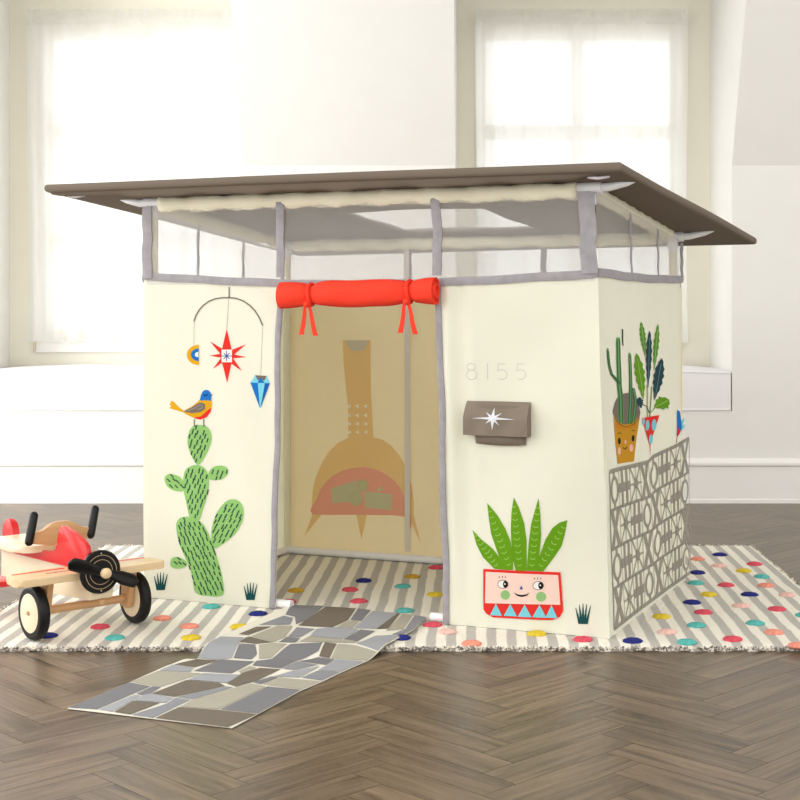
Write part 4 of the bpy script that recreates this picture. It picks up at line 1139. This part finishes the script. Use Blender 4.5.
# struts, axle
for s in (-1, 1):
    bm = bmesh.new(); prism(bm, rr([(-.045, .158), (.012, .158), (.018, .05), (-.02, .048)], 3, .01), s*.122-.009, s*.122+.009, 'x', .003); obj('strut', bm, tw2, tp_, smooth=True, autos=40)
bm = bmesh.new(); tube(bm, [(-.113, 0, .0735), (.113, 0, .0735)], .0115, 16); tube(bm, [(-.17, 0, .0735), (.17, 0, .0735)], .005, 12); obj('axle', bm, tw2, tp_, smooth=True, autos=40)
bm = bmesh.new(); tube(bm, [(0, -.09, .10), (0, -.09, .088)], .007, 12); obj('peg', bm, tw2, tp_, smooth=True, autos=40)
# wheels
for s in (-1, 1):
    R0 = .0725
    bm = bmesh.new(); pr = []
    for k in range(13):
        a = PI*k/12; pr.append((-.0145*math.cos(a), R0-.012+.012*math.sin(a)**.7))
    pr = [(-.0145, .054)]+pr+[(.0145, .054)]
    lathe(bm, pr, 48, 'x', (s*.149, 0, R0)); wh = obj('wheel', bm, rub, tp_, smooth=True, autos=60); wh['label'] = 'black rubber tyre on a pale wooden disc'
    bm = bmesh.new(); lathe(bm, [(-.0155, .005), (-.0155, .050), (-.0135, .0535), (.0135, .0535), (.0155, .050), (.0155, .005)], 44, 'x', (s*.149, 0, R0)); obj('wheel_disc', bm, crm, wh, smooth=True, autos=40)
    bm = bmesh.new(); lathe(bm, [(.0145, .006), (.0175, .0055), (.019, .003)], 16, 'x', (0, 0, 0))
    for v in bm.verts: v.co = Vector((s*.149+s*v.co.x, v.co.y, v.co.z+R0))
    obj('axle_cap', bm, mat('steel', (170, 165, 160), .3, metal=.8), wh, smooth=True)
# rear wheel and tail wing
bm = bmesh.new(); pr = [(-.012, .01)]+[(-.012*math.cos(PI*k/8), .022+.010*math.sin(PI*k/8)) for k in range(9)]+[(.012, .01)]
lathe(bm, pr, 28, 'x', (.02, .33, .0325)); obj('rear_wheel', bm, rub, tp_, smooth=True)
bm = bmesh.new(); prism(bm, rr([(.31, .076), (.35, .076), (.34, .03), (.32, .03)], 2, .004), .034, .042, 'x'); prism(bm, rr([(.31, .076), (.35, .076), (.34, .03), (.32, .03)], 2, .004), -.002, .006, 'x'); obj('caster_fork', bm, tw2, tp_)
bm = bmesh.new(); prism(bm, rr([(-.15, .36), (.15, .36), (.14, .45), (-.14, .45)], 4, .02), .078, .094, 'z', .004); obj('tail_wing', bm, redp, tp_, smooth=True, autos=40)
bm = bmesh.new(); prism(bm, rr([(.425, .185), (.432, .235), (.455, .258), (.485, .254), (.50, .225), (.50, .185)], 4, .015), -.010, .010, 'x', .004); obj('tail_fin', bm, redp, tp_, smooth=True, autos=40)
# seat
bm = bmesh.new(); prism(bm, rr([(-.085, .19), (-.05, .165), (.05, .165), (.085, .19), (.085, .40), (-.085, .40)], 5, .035), .2365, .2545, 'z', .006, 3)
for v in bm.verts: v.co.z -= .036; v.co.x -= .028
obj('seat', bm, crm, tp_, smooth=True, autos=40)
# handlebar board with black grips
bm = bmesh.new(); prism(bm, rr([(-.105, .248), (-.10, .272), (-.06, .276), (-.025, .298), (.025, .298), (.06, .276), (.10, .272), (.105, .248), (.04, .235), (-.04, .235)], 3, .012), .138, .156, 'y', .004); 
for v in bm.verts: v.co.z -= .014
hb = obj('handlebar', bm, tw2, tp_, smooth=True, autos=40)
bm = bmesh.new(); tube(bm, [(0, .147, .20), (0, .147, .224)], .01, 12); obj('steering_post', bm, crm, hb, smooth=True, autos=40)
for s in (-1, 1):
    bm = bmesh.new(); capsule(bm, (s*.092-.008, .138, .226), (s*.092+.016, .150, .318), .0120); obj('grip', bm, blk, hb, smooth=True)
# propeller
bm = bmesh.new(); lathe(bm, [(-.128, .02), (-.128, .054), (-.132, .058), (-.138, .058), (-.1415, .055), (-.1415, .0)][:5]+[(-.1415, .004)], 48, 'y', (0, 0, .178)); cowl = obj('cowl', bm, blk, tp_, smooth=True, autos=40)
bm = bmesh.new()
for r_ in (.032, .044): 
    n = 48; ring = []
    for k in range(n):
        a = 2*PI*k/n; ring.append([bm.verts.new((math.cos(a)*q, y_, .178+math.sin(a)*q)) for q, y_ in ((r_, -.1412), (r_, -.1422), (r_+.0013, -.1422), (r_+.0013, -.1412))])
    for k in range(n):
        for j in range(3): bm.faces.new([ring[k][j], ring[(k+1) % n][j], ring[(k+1) % n][j+1], ring[k][j+1]])
for a in (PI/2, -PI/2): 
    x_, z_ = math.cos(a)*.0495, .178+math.sin(a)*.0495; box(bm, x_-.0018, x_+.0018, -.1422, -.1412, z_-.0018, z_+.0018)
obj('cowl_ring', bm, mat('ring_wood', (196, 170, 130), .5), cowl)
prop = None
bm = bmesh.new(); n = 28; NSE = 12; Lh = .108; ca, sa = math.cos(-.36), math.sin(-.36); rings = []
for i in range(n+1):
    f = -1+2*i/n; w_ = (.0085+.0105*min(1, abs(f)*1.9))*math.sqrt(max(0.02, 1-max(0, (abs(f)-.86)/.14)**2)); th = .0055
    tw_ = .35*(1 if f > 0 else -1)*min(1, abs(f)*3); ring = []
    for k in range(NSE):
        a = 2*PI*k/NSE; lx = f*Lh; lz = w_*math.cos(a); ly = th*math.sin(a)
        lz, ly = lz*math.cos(tw_)-ly*math.sin(tw_), lz*math.sin(tw_)+ly*math.cos(tw_)
        ring.append(bm.verts.new((lx*ca-lz*sa, -.155+ly, .178+lx*sa+lz*ca)))
    rings.append(ring)
for i in range(n):
    for k in range(NSE): bm.faces.new([rings[i][k], rings[i][(k+1) % NSE], rings[i+1][(k+1) % NSE], rings[i+1][k]])
bm.faces.new(rings[0][::-1]); bm.faces.new(rings[-1]); bmesh.ops.recalc_face_normals(bm, faces=bm.faces[:])
prop = obj('propeller', bm, blk, tp_, smooth=True, autos=70)
bm = bmesh.new(); lathe(bm, [(-.142, .008), (-.162, .0135), (-.170, .0145), (-.176, .012), (-.179, .005)], 24, 'y', (0, 0, .178)); obj('propeller_hub', bm, tw, prop, smooth=True)

# body sits a little to one side of the wheels' middle, nose drawn in
def shift(o, dx, dy):
    for v in o.data.vertices: v.co.x += dx; v.co.y += dy
    for c_ in o.children: shift(c_, dx, dy)
for o in tp_.children:
    k = o.name.split('.')[0]
    if k in ('cowl', 'propeller'): shift(o, -.014, .030)
    elif k in ('fuselage', 'side_board', 'cockpit_deck', 'handlebar', 'seat', 'tail_fin', 'tail_wing', 'peg'): shift(o, 0, 0)
